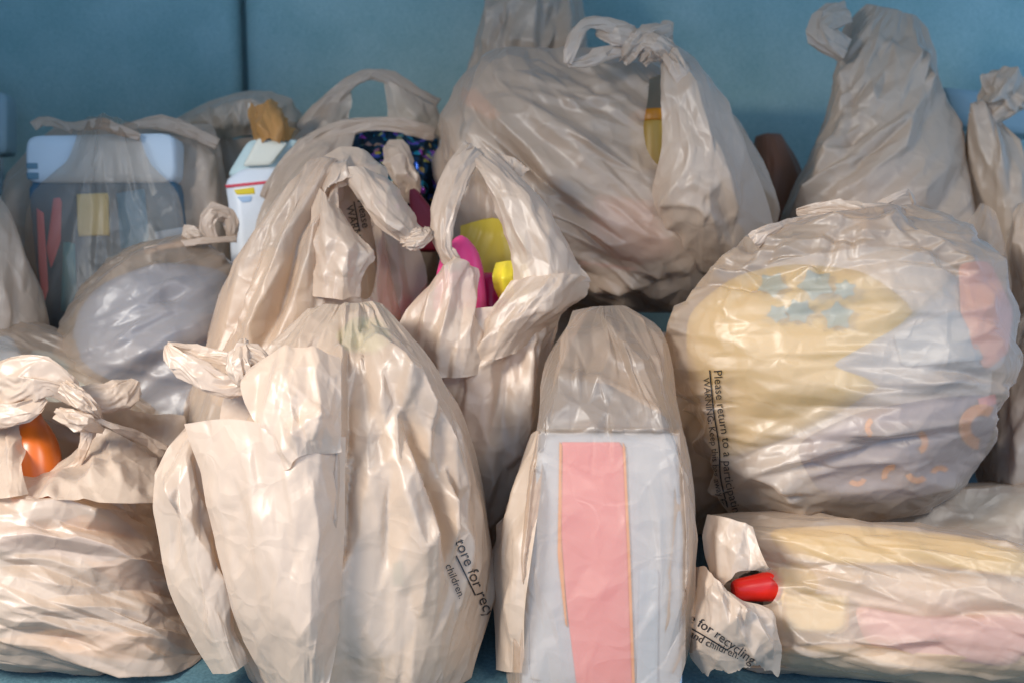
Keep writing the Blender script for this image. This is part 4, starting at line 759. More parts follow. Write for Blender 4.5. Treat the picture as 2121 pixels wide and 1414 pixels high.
# ------------------------------------------------------------------ bag with the pink bottle
st = [(838,655,1170,628,1.90,.09,.09,2.1), (850,740,1150,730,1.905,.10,.10,2.2), (880,850,1125,850,1.91,.10,.10,2.2), (900,960,1110,960,1.92,.10,.10,2.2), (900,1060,1100,1060,1.93,.09,.09,2.2), (920,1130,1080,1130,1.94,.04,.05,2)]
t8 = thing('grocery_bag', 'open plastic grocery bag with standing twisted handle loop round a pink bottle', 'bag', base_of(st), 'tan plastic grocery bags')
B8, X8, _ = bag_body(t8, st, 41, open_top=True, lines=[([(940,640),(930,760),(900,880)],14,.014,'k'), ([(1040,680),(1000,760),(950,800)],14,.014,'s'), ([(1150,660),(1080,720),(960,770)],14,.016,'S'), ([(1060,760),(1050,880),(1040,1000)],14,.012,'s'), ([(1000,780),(1010,900),(1030,1040)],14,.012), ([(1100,700),(1080,850),(1060,980)],12,.010,'S')],
    crum=[(30, dict(ang=(65,115), length=(60,200), height=(.002,.005), width=(5,12))), (14, dict(length=(30,100), height=(.001,.004), width=(4,9)))], eu=.04, ev=.02, hmax=.02, nv=145, nu=192)
bv8 = bvh_of(sub(X8), True)
sheet(t8, 'left_handle', [[(925,540,1.84),(945,535,1.82),(956,545,1.815),(966,560,1.83)], [(900,580,1.835),(935,585,1.81),(952,590,1.805),(968,612,1.825)], [(850,630,1.83),(900,640,1.80),(948,645,1.79),(985,665,1.815)], [(820,690,1.83),(890,700,1.795),(960,705,1.785),(1010,690,1.81)], [(840,770,1.84),(900,780,1.80),(960,780,1.79),(1010,770,1.81)]],
    91, lines=[([(950,550),(930,640),(900,760)],8,.012,'kS'), ([(940,560),(890,640),(850,720)],8,.012,'k'), ([(965,560),(965,650),(960,760)],8,.012,'ks'), ([(975,570),(990,650),(1000,740)],8,.008,'k')], crum=[(18, dict(origin=(950,540), length=(50,160), height=(.002,.005), width=(4,8)))])
rope(t8, 'left_handle', [(985,312,1.86),(955,345,1.845),(930,400,1.83),(915,460,1.82),(920,515,1.82),(945,560,1.825)], [50,58,62,72,58,48], 92, flat=0.4, pleats=11, amp=0.45, twist=1.2)
sheet(t8, 'right_handle', [[(955,330,1.86),(975,312,1.86),(1000,306,1.865),(1025,318,1.87)], [(990,350,1.845),(1015,340,1.84),(1045,350,1.845),(1065,375,1.86)], [(1025,420,1.835),(1060,410,1.82),(1095,415,1.825),(1125,430,1.85)], [(1050,490,1.83),(1095,480,1.805),(1140,485,1.81),(1170,500,1.84)], [(1065,550,1.825),(1110,545,1.80),(1160,545,1.80),(1205,555,1.83)], [(1062,600,1.82),(1110,595,1.80),(1170,590,1.80),(1222,580,1.835)]],
    93, lines=[([(1000,330),(1060,430),(1110,540)],8,.010,'s'), ([(1015,325),(1090,430),(1150,540)],8,.010,'S'), ([(985,330),(1040,420),(1075,530)],8,.010), ([(1030,330),(1110,430),(1190,550)],8,.008)], crum=[(24, dict(ang=(48,68), length=(60,180), height=(.002,.004), width=(4,8)))], edge=2)
sheet(t8, 'right_handle', [[(1062,585,1.815),(1120,570,1.795),(1180,570,1.80),(1222,578,1.835)], [(1010,655,1.815),(1085,625,1.785),(1160,610,1.785),(1215,610,1.83)], [(975,720,1.815),(1050,690,1.785),(1120,660,1.79),(1175,640,1.83)], [(945,765,1.82),(1010,745,1.80),(1080,720,1.81),(1140,690,1.84)]],
    94, lines=[([(960,755),(1080,660),(1180,620)],9,.010,'S'), ([(1000,690),(1080,620),(1150,590)],9,.008,'s')], crum=[(16, dict(ang=(130,165), length=(50,160), height=(.002,.004), width=(4,9)))], nv=81, nu=81, edge=2)
sheet(t8, 'torn_edge', [[(1015,318,1.875),(1045,322,1.872),(1078,335,1.872)], [(1020,345,1.872),(1055,345,1.866),(1095,352,1.868)], [(1035,370,1.87),(1065,368,1.866),(1085,366,1.868)]], 95, crum=[(6, dict(length=(20,60), height=(.002,.004), width=(3,6)))], nv=33, nu=41, edge=3)
sheet(t8, 'back_film', [[(930,360,1.99),(980,340,1.985),(1040,360,1.99)], [(920,480,2.0),(1000,480,2.0),(1090,490,2.0)], [(900,600,2.0),(1000,600,2.0),(1130,600,2.0)], [(880,700,1.98),(1000,700,1.98),(1140,700,1.98)]], 96, crum=[(14, dict(ang=(0,60), length=(60,160), height=(.002,.005)))], nv=57, nu=57, mat=FILM_SHEER)
tp_ = thing('pink_bottle', 'shiny hot pink bottle standing inside the twisted handle loop', 'bottle', Vector(pt(950, 800, 1.90)))
turned(tp_, 'bottle_body', [(0,.030),(.4,.033),(.7,.030),(.88,.022),(.97,.010),(1,.002)], pt(950,800,1.885), pt(955,488,1.885), HOTPINK)
tm_ = thing('magenta_pack', 'dark magenta plastic tub beside the pink bottle', 'tub', Vector(pt(1020, 760, 1.93)))
turned(tm_, 'tub', [(0,.035),(.5,.042),(.85,.040),(.97,.030),(1,.004)], pt(1010,800,1.925), pt(1025,570,1.95), MAGENTA)
ty_ = thing('yellow_pack', 'bright yellow folded wrapper beside the pink bottle', 'package', Vector(pt(1060, 640, 1.88)))
sheet(ty_, 'wrapper', [[(1028,545,1.87),(1050,541,1.865),(1088,540,1.875)], [(1020,565,1.86),(1050,560,1.845),(1095,565,1.86)], [(1022,590,1.86),(1055,595,1.845),(1095,600,1.86)], [(1035,620,1.87),(1060,625,1.86),(1095,630,1.87)]], 97, lines=[([(1050,542),(1045,580),(1048,615)],5,.006,'s')], mat=M('bright_yellow_wrap', (0.92, 0.72, 0.05), 0.3), nv=33, nu=33)
sheet(ty_, 'wrapper_back', [[(1088,540,1.876),(1050,541,1.868),(1028,545,1.872)], [(1095,600,1.90),(1055,595,1.90),(1022,590,1.89)], [(1095,630,1.90),(1060,625,1.90),(1035,620,1.89)]], 98, mat=bpy.data.materials['bright_yellow_wrap'], nv=17, nu=17)
to_ = thing('olive_bag', 'olive yellow snack bag upright behind the pink bottle', 'snack bag', Vector(pt(1030, 700, 1.97)))
sheet(to_, 'front', [[(955,470,1.975),(1030,455,1.97),(1090,500,1.975)], [(955,530,1.965),(1030,530,1.955),(1095,550,1.965)], [(960,610,1.965),(1030,610,1.955),(1100,620,1.965)], [(970,700,1.97),(1030,700,1.965),(1090,700,1.97)]], 99, lines=[([(1030,470),(1060,490),(1090,520)],6,.006)], crum=[(8, dict(length=(40,100), height=(.002,.004)))], mat=OLIVE, nv=41, nu=41)
sheet(to_, 'back', [[(1090,500,1.977),(1030,455,1.973),(955,470,1.977)], [(1100,620,2.0),(1030,610,2.01),(960,610,2.0)], [(1090,700,1.98),(1030,700,1.98),(970,700,1.98)]], 100, mat=OLIVE, nv=17, nu=17)
patch('orange_pack', bv8, [(1040,700),(1110,680),(1100,800),(1060,840),(1030,800)], .022, .05, M('amber_wrap', (0.90, 0.50, 0.10)), roundness=2, label='amber pack glowing through the film below the yellow wrapper', cat='package')
patch('rose_pack', bv8, [(960,780),(1020,770),(1030,900),(990,960),(950,880)], .022, .05, ROSE, roundness=2, label='rose pack low inside the bag with the pink bottle', cat='package')
# ------------------------------------------------------------------ large bag at the back with the tied loop
st = [(1015,108,1400,112,2.10,.04,.04,2), (950,150,1465,165,2.10,.075,.07,2.2), (915,235,1535,250,2.10,.11,.10,2.3), (892,330,1582,350,2.10,.13,.12,2.3), (905,420,1610,435,2.10,.135,.12,2.3), (960,500,1612,510,2.105,.13,.12,2.3), (1050,580,1560,585,2.11,.105,.10,2.2), (1150,625,1470,630,2.115,.07,.07,2.1), (1240,645,1400,648,2.12,.02,.03,2)]
t9 = thing('grocery_bag', 'largest plastic grocery bag, tied with a looped bow, leaning on the seat back', 'bag', base_of(st), 'tan plastic grocery bags')
B9, X9, _ = bag_body(t9, st, 47, mat=FILM_MID, lines=[([(985,235),(1130,385),(1250,520)],13,-.022), ([(1230,370),(1330,445),(1400,505)],10,-.020), ([(1050,300),(1110,430),(1140,540)],12,-.016), ([(1060,205),(1200,225),(1335,205)],8,-.014), ([(1210,620),(1330,605),(1440,575)],8,-.014), ([(960,200),(1100,340),(1240,470),(1330,560)],22,.018,'s'), ([(1000,180),(1150,260),(1280,380),(1400,480)],24,.016,'S'), ([(1100,320),(1150,440),(1170,560)],20,.012), ([(1380,500),(1300,450),(1240,380)],14,.012,'s'), ([(1400,540),(1300,520),(1250,480)],14,.012), ([(1400,560),(1300,590),(1180,600)],10,.012,'S'), ([(1480,540),(1350,590),(1220,610)],10,.012), ([(1040,150),(1160,180),(1340,165)],12,.012,'s'), ([(1020,180),(1180,210),(1340,190)],12,.012,'S'), ([(1200,130),(1280,140),(1390,130)],9,.010,'k'),
    ([(1050,170),(1010,130),(1100,120)],14,.010), ([(1140,330),(1260,300),(1330,320)],14,.010), ([(1160,260),(1250,250),(1330,215)],14,.008), ([(1130,300),(1300,420),(1420,520)],10,.012), ([(930,330),(1000,440),(1080,520)],16,.010)],
    crum=[(34, dict(ang=(25,55), length=(80,260), height=(.002,.005), width=(6,14))), (26, dict(length=(40,140), height=(.0015,.004), width=(5,10)))], eu=.025, ev=.025, hmax=.02, slack=.012, grain=38,
    holes=[([(1345,165),(1385,150),(1390,240),(1385,320),(1370,345),(1345,320),(1334,280),(1342,200)], 2.07)])
bv9 = bvh_of(sub(X9), True)
sheet(t9, 'side_panel', [[(1368,105,1.985),(1385,92,1.98),(1400,95,1.985),(1425,110,2.0)], [(1370,160,1.965),(1395,155,1.95),(1425,155,1.955),(1465,175,1.995)], [(1373,230,1.955),(1415,225,1.93),(1460,225,1.935),(1515,240,1.99)], [(1372,310,1.95),(1420,310,1.92),(1475,310,1.925),(1555,330,1.99)], [(1352,390,1.965),(1410,400,1.925),(1490,400,1.93),(1590,420,2.01)], [(1350,460,1.995),(1420,480,1.95),(1510,490,1.955),(1605,500,2.03)], [(1375,540,2.03),(1440,560,2.02),(1520,565,2.03),(1600,560,2.07)]],
    111, lines=[([(1400,110),(1440,230),(1500,380),(1530,500)],14,.014,'s'), ([(1420,120),(1500,230),(1560,380)],14,.012,'S'), ([(1372,428),(1422,372)],10,.010), ([(1422,372),(1478,402)],10,.008), ([(1350,420),(1440,430),(1500,480)],12,.010,'s'), ([(1380,120),(1395,200),(1440,190)],8,.008)], crum=[(24, dict(length=(50,150), height=(.002,.005), width=(5,11)))], nv=113, nu=97)
rope(t9, 'knot', [(1290,125,1.98),(1310,95,1.965),(1345,75,1.96),(1385,62,1.975)], [34,48,50,34], 112, flat=0.6, pleats=10, amp=0.45)
rope(t9, 'knot', [(1320,70,1.975),(1352,90,1.955),(1378,100,1.955),(1392,120,1.97)], [30,44,40,34], 113, flat=0.6, pleats=9, amp=0.45)
rope(t9, 'knot', [(1330,130,1.975),(1350,110,1.96),(1370,118,1.965)], [24,36,20], 114, flat=0.7, pleats=7, amp=0.45)
rope(t9, 'handle', [(1310,70,1.965),(1260,52,1.96),(1218,48,1.955),(1195,75,1.95),(1182,105,1.948),(1176,132,1.95)], [36,32,28,34,32,18], 115, flat=0.35, pleats=7, amp=0.35)
rope(t9, 'handle', [(1176,132,1.952),(1215,128,1.958),(1250,112,1.965),(1285,105,1.97),(1310,110,1.975)], [16,28,36,30,28], 116, flat=0.35, pleats=7, amp=0.35)
rope(t9, 'handle', [(1238,62,1.972),(1262,70,1.965),(1290,72,1.96),(1325,80,1.965)], [26,44,44,30], 117, flat=0.4, pleats=8, amp=0.4)
rope(t9, 'handle', [(1365,95,1.97),(1385,110,1.955),(1405,140,1.945),(1425,185,1.945)], [40,38,40,26], 118, flat=0.4, pleats=7, amp=0.4)
sheet(t9, 'bow_tip', [[(1370,45,1.985),(1385,42,1.985),(1396,48,1.985)], [(1365,65,1.975),(1380,65,1.97),(1394,75,1.975)], [(1360,85,1.97),(1375,88,1.965),(1390,100,1.97)]], 119, crum=[(4, dict(length=(15,40), height=(.001,.003), width=(3,5)))], nv=25, nu=25)
ty2 = thing('mustard_tub', 'yellow tub with orange lid in the slit of the largest bag', 'tub', Vector(pt(1360, 380, 2.07)))
turned(ty2, 'tub', [(0,.034),(.5,.036),(.97,.037),(1,.034)], pt(1362,360,2.06), pt(1362,262,2.065), M('mustard_plastic', (0.75, 0.50, 0.10), 0.3)); turned(ty2, 'lid', [(0,.038),(.5,.039),(.9,.038),(1,.030)], pt(1362,262,2.065), pt(1362,238,2.067), M('amber_plastic', (0.85, 0.35, 0.02), 0.3))
tl = patch('cereal_pack', bv9, [(920,240),(985,230),(1020,300),(1050,400),(1040,470),(930,430),(905,330)], .020, .08, M('pale_card', (0.78, 0.72, 0.66)), roundness=2, label='pale pack with blue logo and orange prints at the side of the largest bag', cat='package')
patch('logo', bv9, ring_outline(985, 278, 0, 34, 90, 270), .0165, .002, M('logo_blue', (0.04, 0.16, 0.34)), tl, rim=0)
patch('logo_mark', bv9, [(962,296),(980,252),(988,254),(990,298)], .0160, .0015, WHITE, tl, rim=0, rings=4)
patch('orange_print', bv9, [(955,190),(985,185),(1040,240),(1020,250),(960,215)], .0175, .002, ORANGE, tl, rim=0, roundness=1)
patch('text_print', bv9, [(965,345),(1025,340),(1032,395),(975,405)], .0165, .002, M('pale_teal_print', (0.5, 0.68, 0.70)), tl, rim=0)
patch('brown_band', bv9, [(920,390),(1060,400),(1080,470),(990,470),(930,440)], .0165, .002, BROWN, tl, rim=0, roundness=1)
patch('rose_pack', bv9, [(1230,400),(1380,420),(1420,520),(1300,560),(1220,500)], .022, .08, ROSE, roundness=3, label='rose pack in the middle of the largest bag', cat='package')
patch('slate_pack', bv9, [(1120,430),(1220,480),(1260,560),(1160,580),(1090,520)], .022, .06, M('slate_wrap', (0.28, 0.30, 0.38)), roundness=3, label='slate pack low inside the largest bag', cat='package')
patch('striped_pack', bv9, [(1170,560),(1320,560),(1450,570),(1420,640),(1260,645),(1180,615)], .016, .05, M('navy_wrap', (0.05, 0.12, 0.25)), roundness=2, label='navy pack with white panel at the bottom of the largest bag', cat='package')
patch('white_panel', bv9, [(1215,545),(1300,560),(1310,605),(1220,608)], .0135, .002, WHITE, bpy.data.objects['striped_pack'], rim=0, roundness=1)
patch('red_line', bv9, [(1200,540),(1320,556),(1320,562),(1200,548)], .0135, .0015, LABELR, bpy.data.objects['striped_pack'], rim=0, rings=4)
patch('grey_pack', bv9, [(1420,180),(1500,220),(1560,330),(1585,440),(1500,480),(1440,330)], .03, .08, PALEB, roundness=3, label='pale grey pack under the side panel of the largest bag', cat='package')
# ------------------------------------------------------------------ bag added to darken the gap under it and prop it up
st = [(1230,690,1480,690,2.03,.03,.03,2), (1170,740,1540,740,2.02,.07,.07,2.2), (1150,830,1560,830,2.01,.09,.10,2.3), (1150,940,1560,940,2.01,.09,.10,2.3), (1170,1050,1540,1050,2.02,.08,.09,2.2), (1230,1100,1480,1100,2.03,.04,.04,2)]
t22 = thing('grocery_bag', 'added grocery bag darkening the gap behind the boxy bag, under the largest bag', 'bag', base_of(st), 'tan plastic grocery bags')
bag_body(t22, st, 103, crum=[(16, dict(length=(60,160), height=(.002,.006)))], nv=97, nu=112)
# ------------------------------------------------------------------ bag top behind it
st = [(1005,-70,1190,-75,2.27,.05,.04,2), (1003,10,1200,0,2.265,.07,.05,2), (1000,70,1205,60,2.26,.075,.05,2), (975,120,1210,110,2.26,.07,.06,2), (955,220,1280,220,2.26,.08,.07,2.2), (950,360,1320,360,2.265,.08,.07,2.2), (960,600,1300,600,2.27,.08,.07,2.2), (980,900,1280,900,2.29,.06,.05,2)]
t10 = thing('grocery_bag', 'crumpled bag neck rising behind the largest bag', 'bag', base_of(st), 'tan plastic grocery bags')
bag_body(t10, st, 53, lines=[([(1010,60),(1060,20),(1170,30)],12,.016,'s'), ([(1020,50),(1100,90),(1190,60)],12,.018,'S'), ([(1080,-10),(1110,40),(1180,110)],12,.014,'k'), ([(1150,0),(1170,60),(1150,110)],10,.012,'s')], crum=[(40, dict(box=(990,-40,1210,130), length=(30,110), height=(.004,.010), width=(5,11)))], eu=.06, ev=.05, nv=145, nu=160, hmax=.02, slack=.02)
# ------------------------------------------------------------------ tall necked bag at the back right
st = [(1790,12,1900,36,2.14,.012,.012,2), (1752,40,1930,66,2.14,.035,.03,2), (1728,110,1940,140,2.145,.06,.05,2), (1718,210,1955,215,2.15,.075,.06,2.1), (1690,285,1990,275,2.155,.09,.08,2.2), (1640,355,2020,360,2.16,.11,.10,2.3), (1612,440,2035,440,2.16,.12,.11,2.3), (1605,540,2040,540,2.165,.12,.11,2.3), (1620,700,2030,700,2.17,.11,.11,2.3), (1660,950,1990,950,2.19,.08,.08,2.1)]
t11 = thing('grocery_bag', 'tall necked plastic grocery bag with a folded ear, behind the round bag', 'bag', base_of(st), 'tan plastic grocery bags')
B11, X11, _ = bag_body(t11, st, 59, lines=[([(1905,230),(1810,310),(1700,390)],9,-.016), ([(1760,150),(1770,260),(1735,340)],8,-.014), ([(1740,130),(1760,260),(1720,360),(1640,430)],14,.014,'S'), ([(1920,210),(1830,280),(1720,360),(1620,440)],12,.016,'s'), ([(1930,220),(1850,320),(1700,440)],16,.010), ([(1900,80),(1910,150),(1950,240)],9,.014,'s'), ([(1800,60),(1870,90),(1910,140)],12,.010,'S'), ([(1740,290),(1720,330),(1690,380)],10,.014), ([(1750,200),(1820,190),(1790,230)],8,.008), ([(1730,280),(1800,240),(1830,270)],8,.010), ([(1690,280),(1700,340),(1690,370)],8,.012,'s')],
    crum=[(22, dict(box=(1700,80,1950,340), ang=(100,170), length=(40,120), height=(.003,.007), width=(4,10))), (16, dict(ang=(110,160), length=(80,220), height=(.001,.003)))], eu=.025, ev=.025, hmax=.016, slack=.010, grain=125, facet=.8)
rope(t11, 'ear', [(1752,105,2.09),(1715,85,2.085),(1697,58,2.085),(1718,38,2.09),(1755,28,2.10)], [52,62,54,56,50], 121, flat=0.5, pleats=7, amp=0.35)
patch('lilac_pack', bvh_of(sub(X11), True), [(1700,400),(1850,330),(1900,350),(1930,480),(1700,520)], .018, .08, M('lilac_card', (0.50, 0.46, 0.62)), roundness=2, label='lilac box inside the tall necked bag', cat='package')
# ------------------------------------------------------------------ bag with crumpled topknot at the right
st = [(2012,240,2052,238,2.14,.02,.02,2), (2000,280,2085,275,2.145,.05,.04,2), (1995,340,2125,310,2.15,.075,.07,2.2), (1995,420,2150,400,2.155,.09,.09,2.3), (2000,520,2170,520,2.16,.09,.09,2.3), (2020,700,2160,700,2.17,.08,.08,2.2), (2040,950,2140,950,2.19,.05,.05,2)]
t12 = thing('grocery_bag', 'grocery bag with a crumpled ball of a topknot against the seat back', 'bag', base_of(st), 'tan plastic grocery bags')
bag_body(t12, st, 61, lines=[([(2030,245),(2020,340),(2030,430)],10,.014,'k'), ([(2035,245),(2050,330),(2080,400)],10,.014,'ks'), ([(2042,245),(2080,310),(2110,400)],10,.014,'kS')], crum=[(14, dict(origin=(2032,240), length=(50,140), height=(.002,.005)))], gather=.25, nv=113, nu=128)
st = [(2015,225,2060,250,2.12,.02,.02,2), (1998,190,2110,265,2.115,.045,.04,2), (2015,160,2135,225,2.115,.055,.05,2.2), (2050,148,2130,180,2.12,.03,.03,2)]
bag_body(t12, [(s[2], s[3], s[0], s[1]) + s[4:] for s in st], 62, crum=[(60, dict(length=(25,90), height=(.005,.012), width=(5,10)))], eu=.06, ev=.06, nv=97, nu=96, name='topknot', hmax=.02, slack=.02)
rope(t12, 'topknot', [(2010,235,2.10),(2028,240,2.095),(2050,255,2.10),(2075,262,2.11)], [26,30,28,16], 63, flat=.6, pleats=8, amp=.5)
# ------------------------------------------------------------------ bags cut by the right edge
st = [(2105,425,2250,420,1.96,.03,.03,2), (2088,490,2290,480,1.955,.07,.07,2.1), (2086,570,2310,570,1.95,.085,.08,2.2), (2095,650,2310,650,1.95,.085,.08,2.2), (2120,720,2290,720,1.955,.05,.05,2)]
t13 = thing('grocery_bag', 'cream tinted grocery bag at the shoulder of the round bag', 'bag', base_of(st), 'tan plastic grocery bags')
_, X13_, _ = bag_body(t13, st, 67, crum=[(22, dict(length=(40,140), height=(.002,.006)))], lines=[([(2110,440),(2100,520),(2110,600)],10,.012,'s')], nv=97, nu=112)
patch('cream_pack', bvh_of(sub(X13_), True), [(2095,500),(2200,480),(2250,560),(2120,620)], .02, .05, CREAM, roundness=2, label='cream pack in the bag at the shoulder of the round bag', cat='package')
st = [(2125,640,2300,640,1.92,.05,.05,2), (2088,720,2360,720,1.915,.09,.09,2.2), (2060,820,2390,820,1.91,.115,.11,2.3), (2030,920,2400,920,1.91,.12,.11,2.3), (2020,1000,2390,1010,1.915,.11,.11,2.3), (2050,1060,2350,1070,1.92,.06,.06,2)]
t14 = thing('grocery_bag', 'smooth rosy tan grocery bag right of the round bag', 'bag', base_of(st), 'tan plastic grocery bags')
_, X14_, _ = bag_body(t14, st, 71, crum=[(16, dict(ang=(50,110), length=(80,200), height=(.002,.005), width=(8,18)))], lines=[([(2110,740),(2100,840),(2115,1000)],12,.010,'s')], nv=113, nu=128)
patch('rose_pack', bvh_of(sub(X14_), True), [(2060,830),(2200,780),(2300,900),(2250,1000),(2060,990)], .02, .08, ROSE, roundness=2, label='rose pack inside the smooth rosy bag', cat='package')
st = [(1700,1020,2300,990,1.86,.03,.03,2), (1640,1075,2380,1060,1.86,.06,.07,2.2), (1640,1150,2400,1150,1.87,.075,.08,2.3), (1680,1230,2380,1230,1.88,.06,.07,2.2), (1760,1250,2300,1250,1.885,.03,.04,2)]
t15 = thing('grocery_bag', 'flattened grey looking grocery bag squeezed between the round bag and the lying bag', 'bag', base_of(st), 'tan plastic grocery bags')
_, X15_, _ = bag_body(t15, st, 73, mat=FILM_SHEER, crum=[(20, dict(ang=(-10,40), length=(80,200), height=(.002,.005)))], nv=97, nu=128)
patch('dark_pack', bvh_of(sub(X15_), True), [(1960,1020),(2200,1020),(2300,1080),(2000,1100)], .016, .04, M('dark_teal_wrap', (0.06, 0.11, 0.12)), roundness=2, label='dark teal pack in the flattened bag', cat='package')
# ------------------------------------------------------------------ bag over the white pack at the back left
tw_ = thing('carton', 'large white and slate blue carton under sheer film at the back left', 'carton', Vector(pt(205, 900, 2.14)))
wm = rbox(tw_, 'carton_top', [(48,280),(362,274),(366,380),(50,380)], 2.085, .15, M('white_wrap', (0.66, 0.72, 0.76), 0.4), .022)
wb = rbox(tw_, 'carton_body', [(52,372),(364,368),(385,560),(400,760),(90,770),(70,560)], 2.087, .15, SLATE, .02)
for nm, ol, m in (('printed_code', [(54,338),(78,338),(78,350),(54,350)], M('grey_ink', (0.12, 0.22, 0.28))), ('printed_code', [(54,358),(80,358),(80,372),(56,372)], bpy.data.materials['grey_ink']), ('label', [(158,402),(224,400),(226,488),(160,490)], PALEY), ('pink_print', [(110,410),(128,408),(126,500),(105,560),(95,520)], PINK), ('pink_print', [(75,430),(90,440),(100,600),(88,640),(80,560)], PINK),
                 ('blue_print', [(240,400),(300,390),(310,500),(250,520)], M('mid_blue_print', (0.10, 0.30, 0.48))), ('blue_print', [(130,500),(155,500),(160,640),(125,650)], M('cyan_print', (0.10, 0.40, 0.50))), ('blue_print', [(320,480),(380,470),(390,540),(330,560)], SKYB)):
    rbox(tw_, nm, ol, 2.0862 if nm != 'label' else 2.0845, .006, m, .003, seg=24) if nm != 'printed_code' else rbox(tw_, nm, ol, 2.0843, .004, m, .001, seg=20)
st = [(110,268,440,262,2.20,.03,.03,2), (40,310,465,300,2.19,.06,.05,2.2), (10,380,475,380,2.185,.075,.06,2.4), (15,500,480,500,2.185,.08,.06,2.4), (40,650,470,650,2.19,.08,.06,2.4), (70,850,450,850,2.20,.07,.06,2.2), (120,960,400,960,2.21,.03,.03,2)]
t18 = thing('grocery_bag', 'sheer grocery bag stretched like a veil over the white and slate carton', 'bag', base_of(st), 'tan plastic grocery bags')
bag_body(t18, st, 79, lines=[([(440,300),(430,380),(435,480)],12,.012,'s'), ([(380,300),(420,330),(460,320)],10,.010), ([(30,330),(20,420),(40,560)],10,.012)], crum=[(24, dict(ang=(60,120), length=(60,160), height=(.002,.006)))], nv=113, nu=128)
sheet(t18, 'veil', [[(165,250,2.09),(195,246,2.08),(230,246,2.08),(285,258,2.09)], [(158,285,2.072),(190,282,2.066),(230,282,2.066),(290,285,2.072)], [(135,340,2.070),(180,335,2.062),(240,335,2.062),(312,340,2.070)], [(75,385,2.072),(150,390,2.06),(250,390,2.06),(362,392,2.072)], [(52,500,2.072),(150,500,2.055),(260,500,2.055),(385,500,2.072)], [(65,690,2.072),(160,700,2.05),(270,700,2.05),(405,690,2.072)], [(90,780,2.075),(170,790,2.06),(280,790,2.06),(400,780,2.075)]],
    122, lines=[([(190,255),(170,400),(130,640)],9,.008,'k'), ([(205,252),(205,420),(190,680)],8,.010,'ks'), ([(225,252),(245,420),(290,660)],8,.010,'kS'), ([(240,255),(300,420),(380,640)],8,.008,'k'), ([(215,252),(225,400),(240,650)],6,.008,'k')], crum=[(26, dict(origin=(215,230), length=(100,260), height=(.002,.005), width=(4,9)))], mat=FILM_VEIL, eu=.03, ev=.01, slack=.006, hmax=.012)
rope(t18, 'knot', [(135,260,2.09),(170,262,2.08),(205,256,2.072),(240,268,2.07),(290,285,2.075)], [14,20,30,26,14], 123, flat=.6, pleats=8, amp=.4)
rope(t18, 'handle', [(68,262,2.10),(85,250,2.10),(105,252,2.095),(150,270,2.085)], [22,26,22,16], 124, flat=.5, pleats=6, amp=.35)
rope(t18, 'handle', [(240,268,2.10),(290,258,2.12),(340,256,2.13),(400,275,2.14),(450,300,2.15)], [16,22,34,30,24], 125, flat=.4, pleats=7, amp=.35)
# ------------------------------------------------------------------ dark handled bag against the seat
st = [(400,300,560,290,2.27,.03,.03,2), (380,340,620,330,2.265,.06,.05,2.2), (380,450,640,450,2.26,.07,.06,2.3), (390,650,640,650,2.27,.07,.06,2.3), (430,900,600,900,2.29,.04,.04,2)]
t19 = thing('grocery_bag', 'shadowed grocery bag with drooping handle against the gap in the seat back', 'bag', base_of(st), 'tan plastic grocery bags')
bag_body(t19, st, 83, crum=[(14, dict(length=(40,120), height=(.002,.006)))], nv=73, nu=96)
sheet(t19, 'handle', [[(362,248,2.25),(430,212,2.245),(500,192,2.245),(570,192,2.25),(625,235,2.26)], [(370,268,2.225),(440,240,2.21),(510,225,2.205),(580,225,2.215),(628,260,2.245)], [(395,285,2.23),(450,275,2.215),(510,258,2.21),(580,262,2.22),(622,285,2.25)], [(410,300,2.25),(455,295,2.245),(505,280,2.24),(570,285,2.245),(615,300,2.26)]], 126, lines=[([(380,265),(480,225),(600,240)],8,.008,'s'), ([(400,285),(480,255),(600,265)],8,.008,'S')], crum=[(12, dict(ang=(150,175), length=(60,160), height=(.002,.005), width=(4,9)))], nv=57, nu=97)
# ------------------------------------------------------------------ bag with arched handle and foil snack
st = [(600,300,905,285,2.20,.06,.06,2.1), (560,360,915,350,2.195,.08,.08,2.2), (540,440,915,440,2.19,.09,.09,2.3), (540,560,905,560,2.19,.09,.09,2.3), (560,750,890,750,2.20,.08,.08,2.2), (620,950,840,950,2.22,.04,.04,2)]
t20 = thing('grocery_bag', 'open grocery bag with an arched handle in front of the seat back, foil snack inside', 'bag', base_of(st), 'tan plastic grocery bags')
bag_body(t20, st, 89, open_top=True, crum=[(20, dict(ang=(100,160), length=(60,180), height=(.002,.006)))], lines=[([(700,290),(620,370),(560,470)],14,.012,'s')], nv=97, nu=128, holes=[([(700,300),(800,270),(905,280),(900,420),(780,420),(700,360)], 2.18)])
rope(t20, 'handle', [(625,275,2.22),(670,228,2.215),(715,180,2.21),(760,155,2.21),(805,160,2.215),(850,190,2.22),(900,225,2.23)], [40,44,32,26,30,34,50], 131, flat=.35, pleats=7, amp=.35)
sheet(t20, 'handle_side', [[(795,165,2.215),(830,180,2.21),(870,205,2.215)], [(802,210,2.21),(845,215,2.20),(905,230,2.215)], [(805,260,2.21),(850,262,2.20),(925,265,2.215)], [(810,290,2.22),(850,295,2.215),(925,300,2.23)]], 132, crum=[(8, dict(length=(40,100), height=(.002,.005)))], nv=41, nu=41)
sheet(t20, 'handle_side', [[(650,230,2.22),(690,205,2.215),(728,180,2.215)], [(630,260,2.205),(675,245,2.20),(725,235,2.21)], [(612,290,2.20),(660,280,2.195),(715,270,2.205)]], 133, crum=[(8, dict(length=(40,100), height=(.002,.005)))], nv=33, nu=33, edge=4)
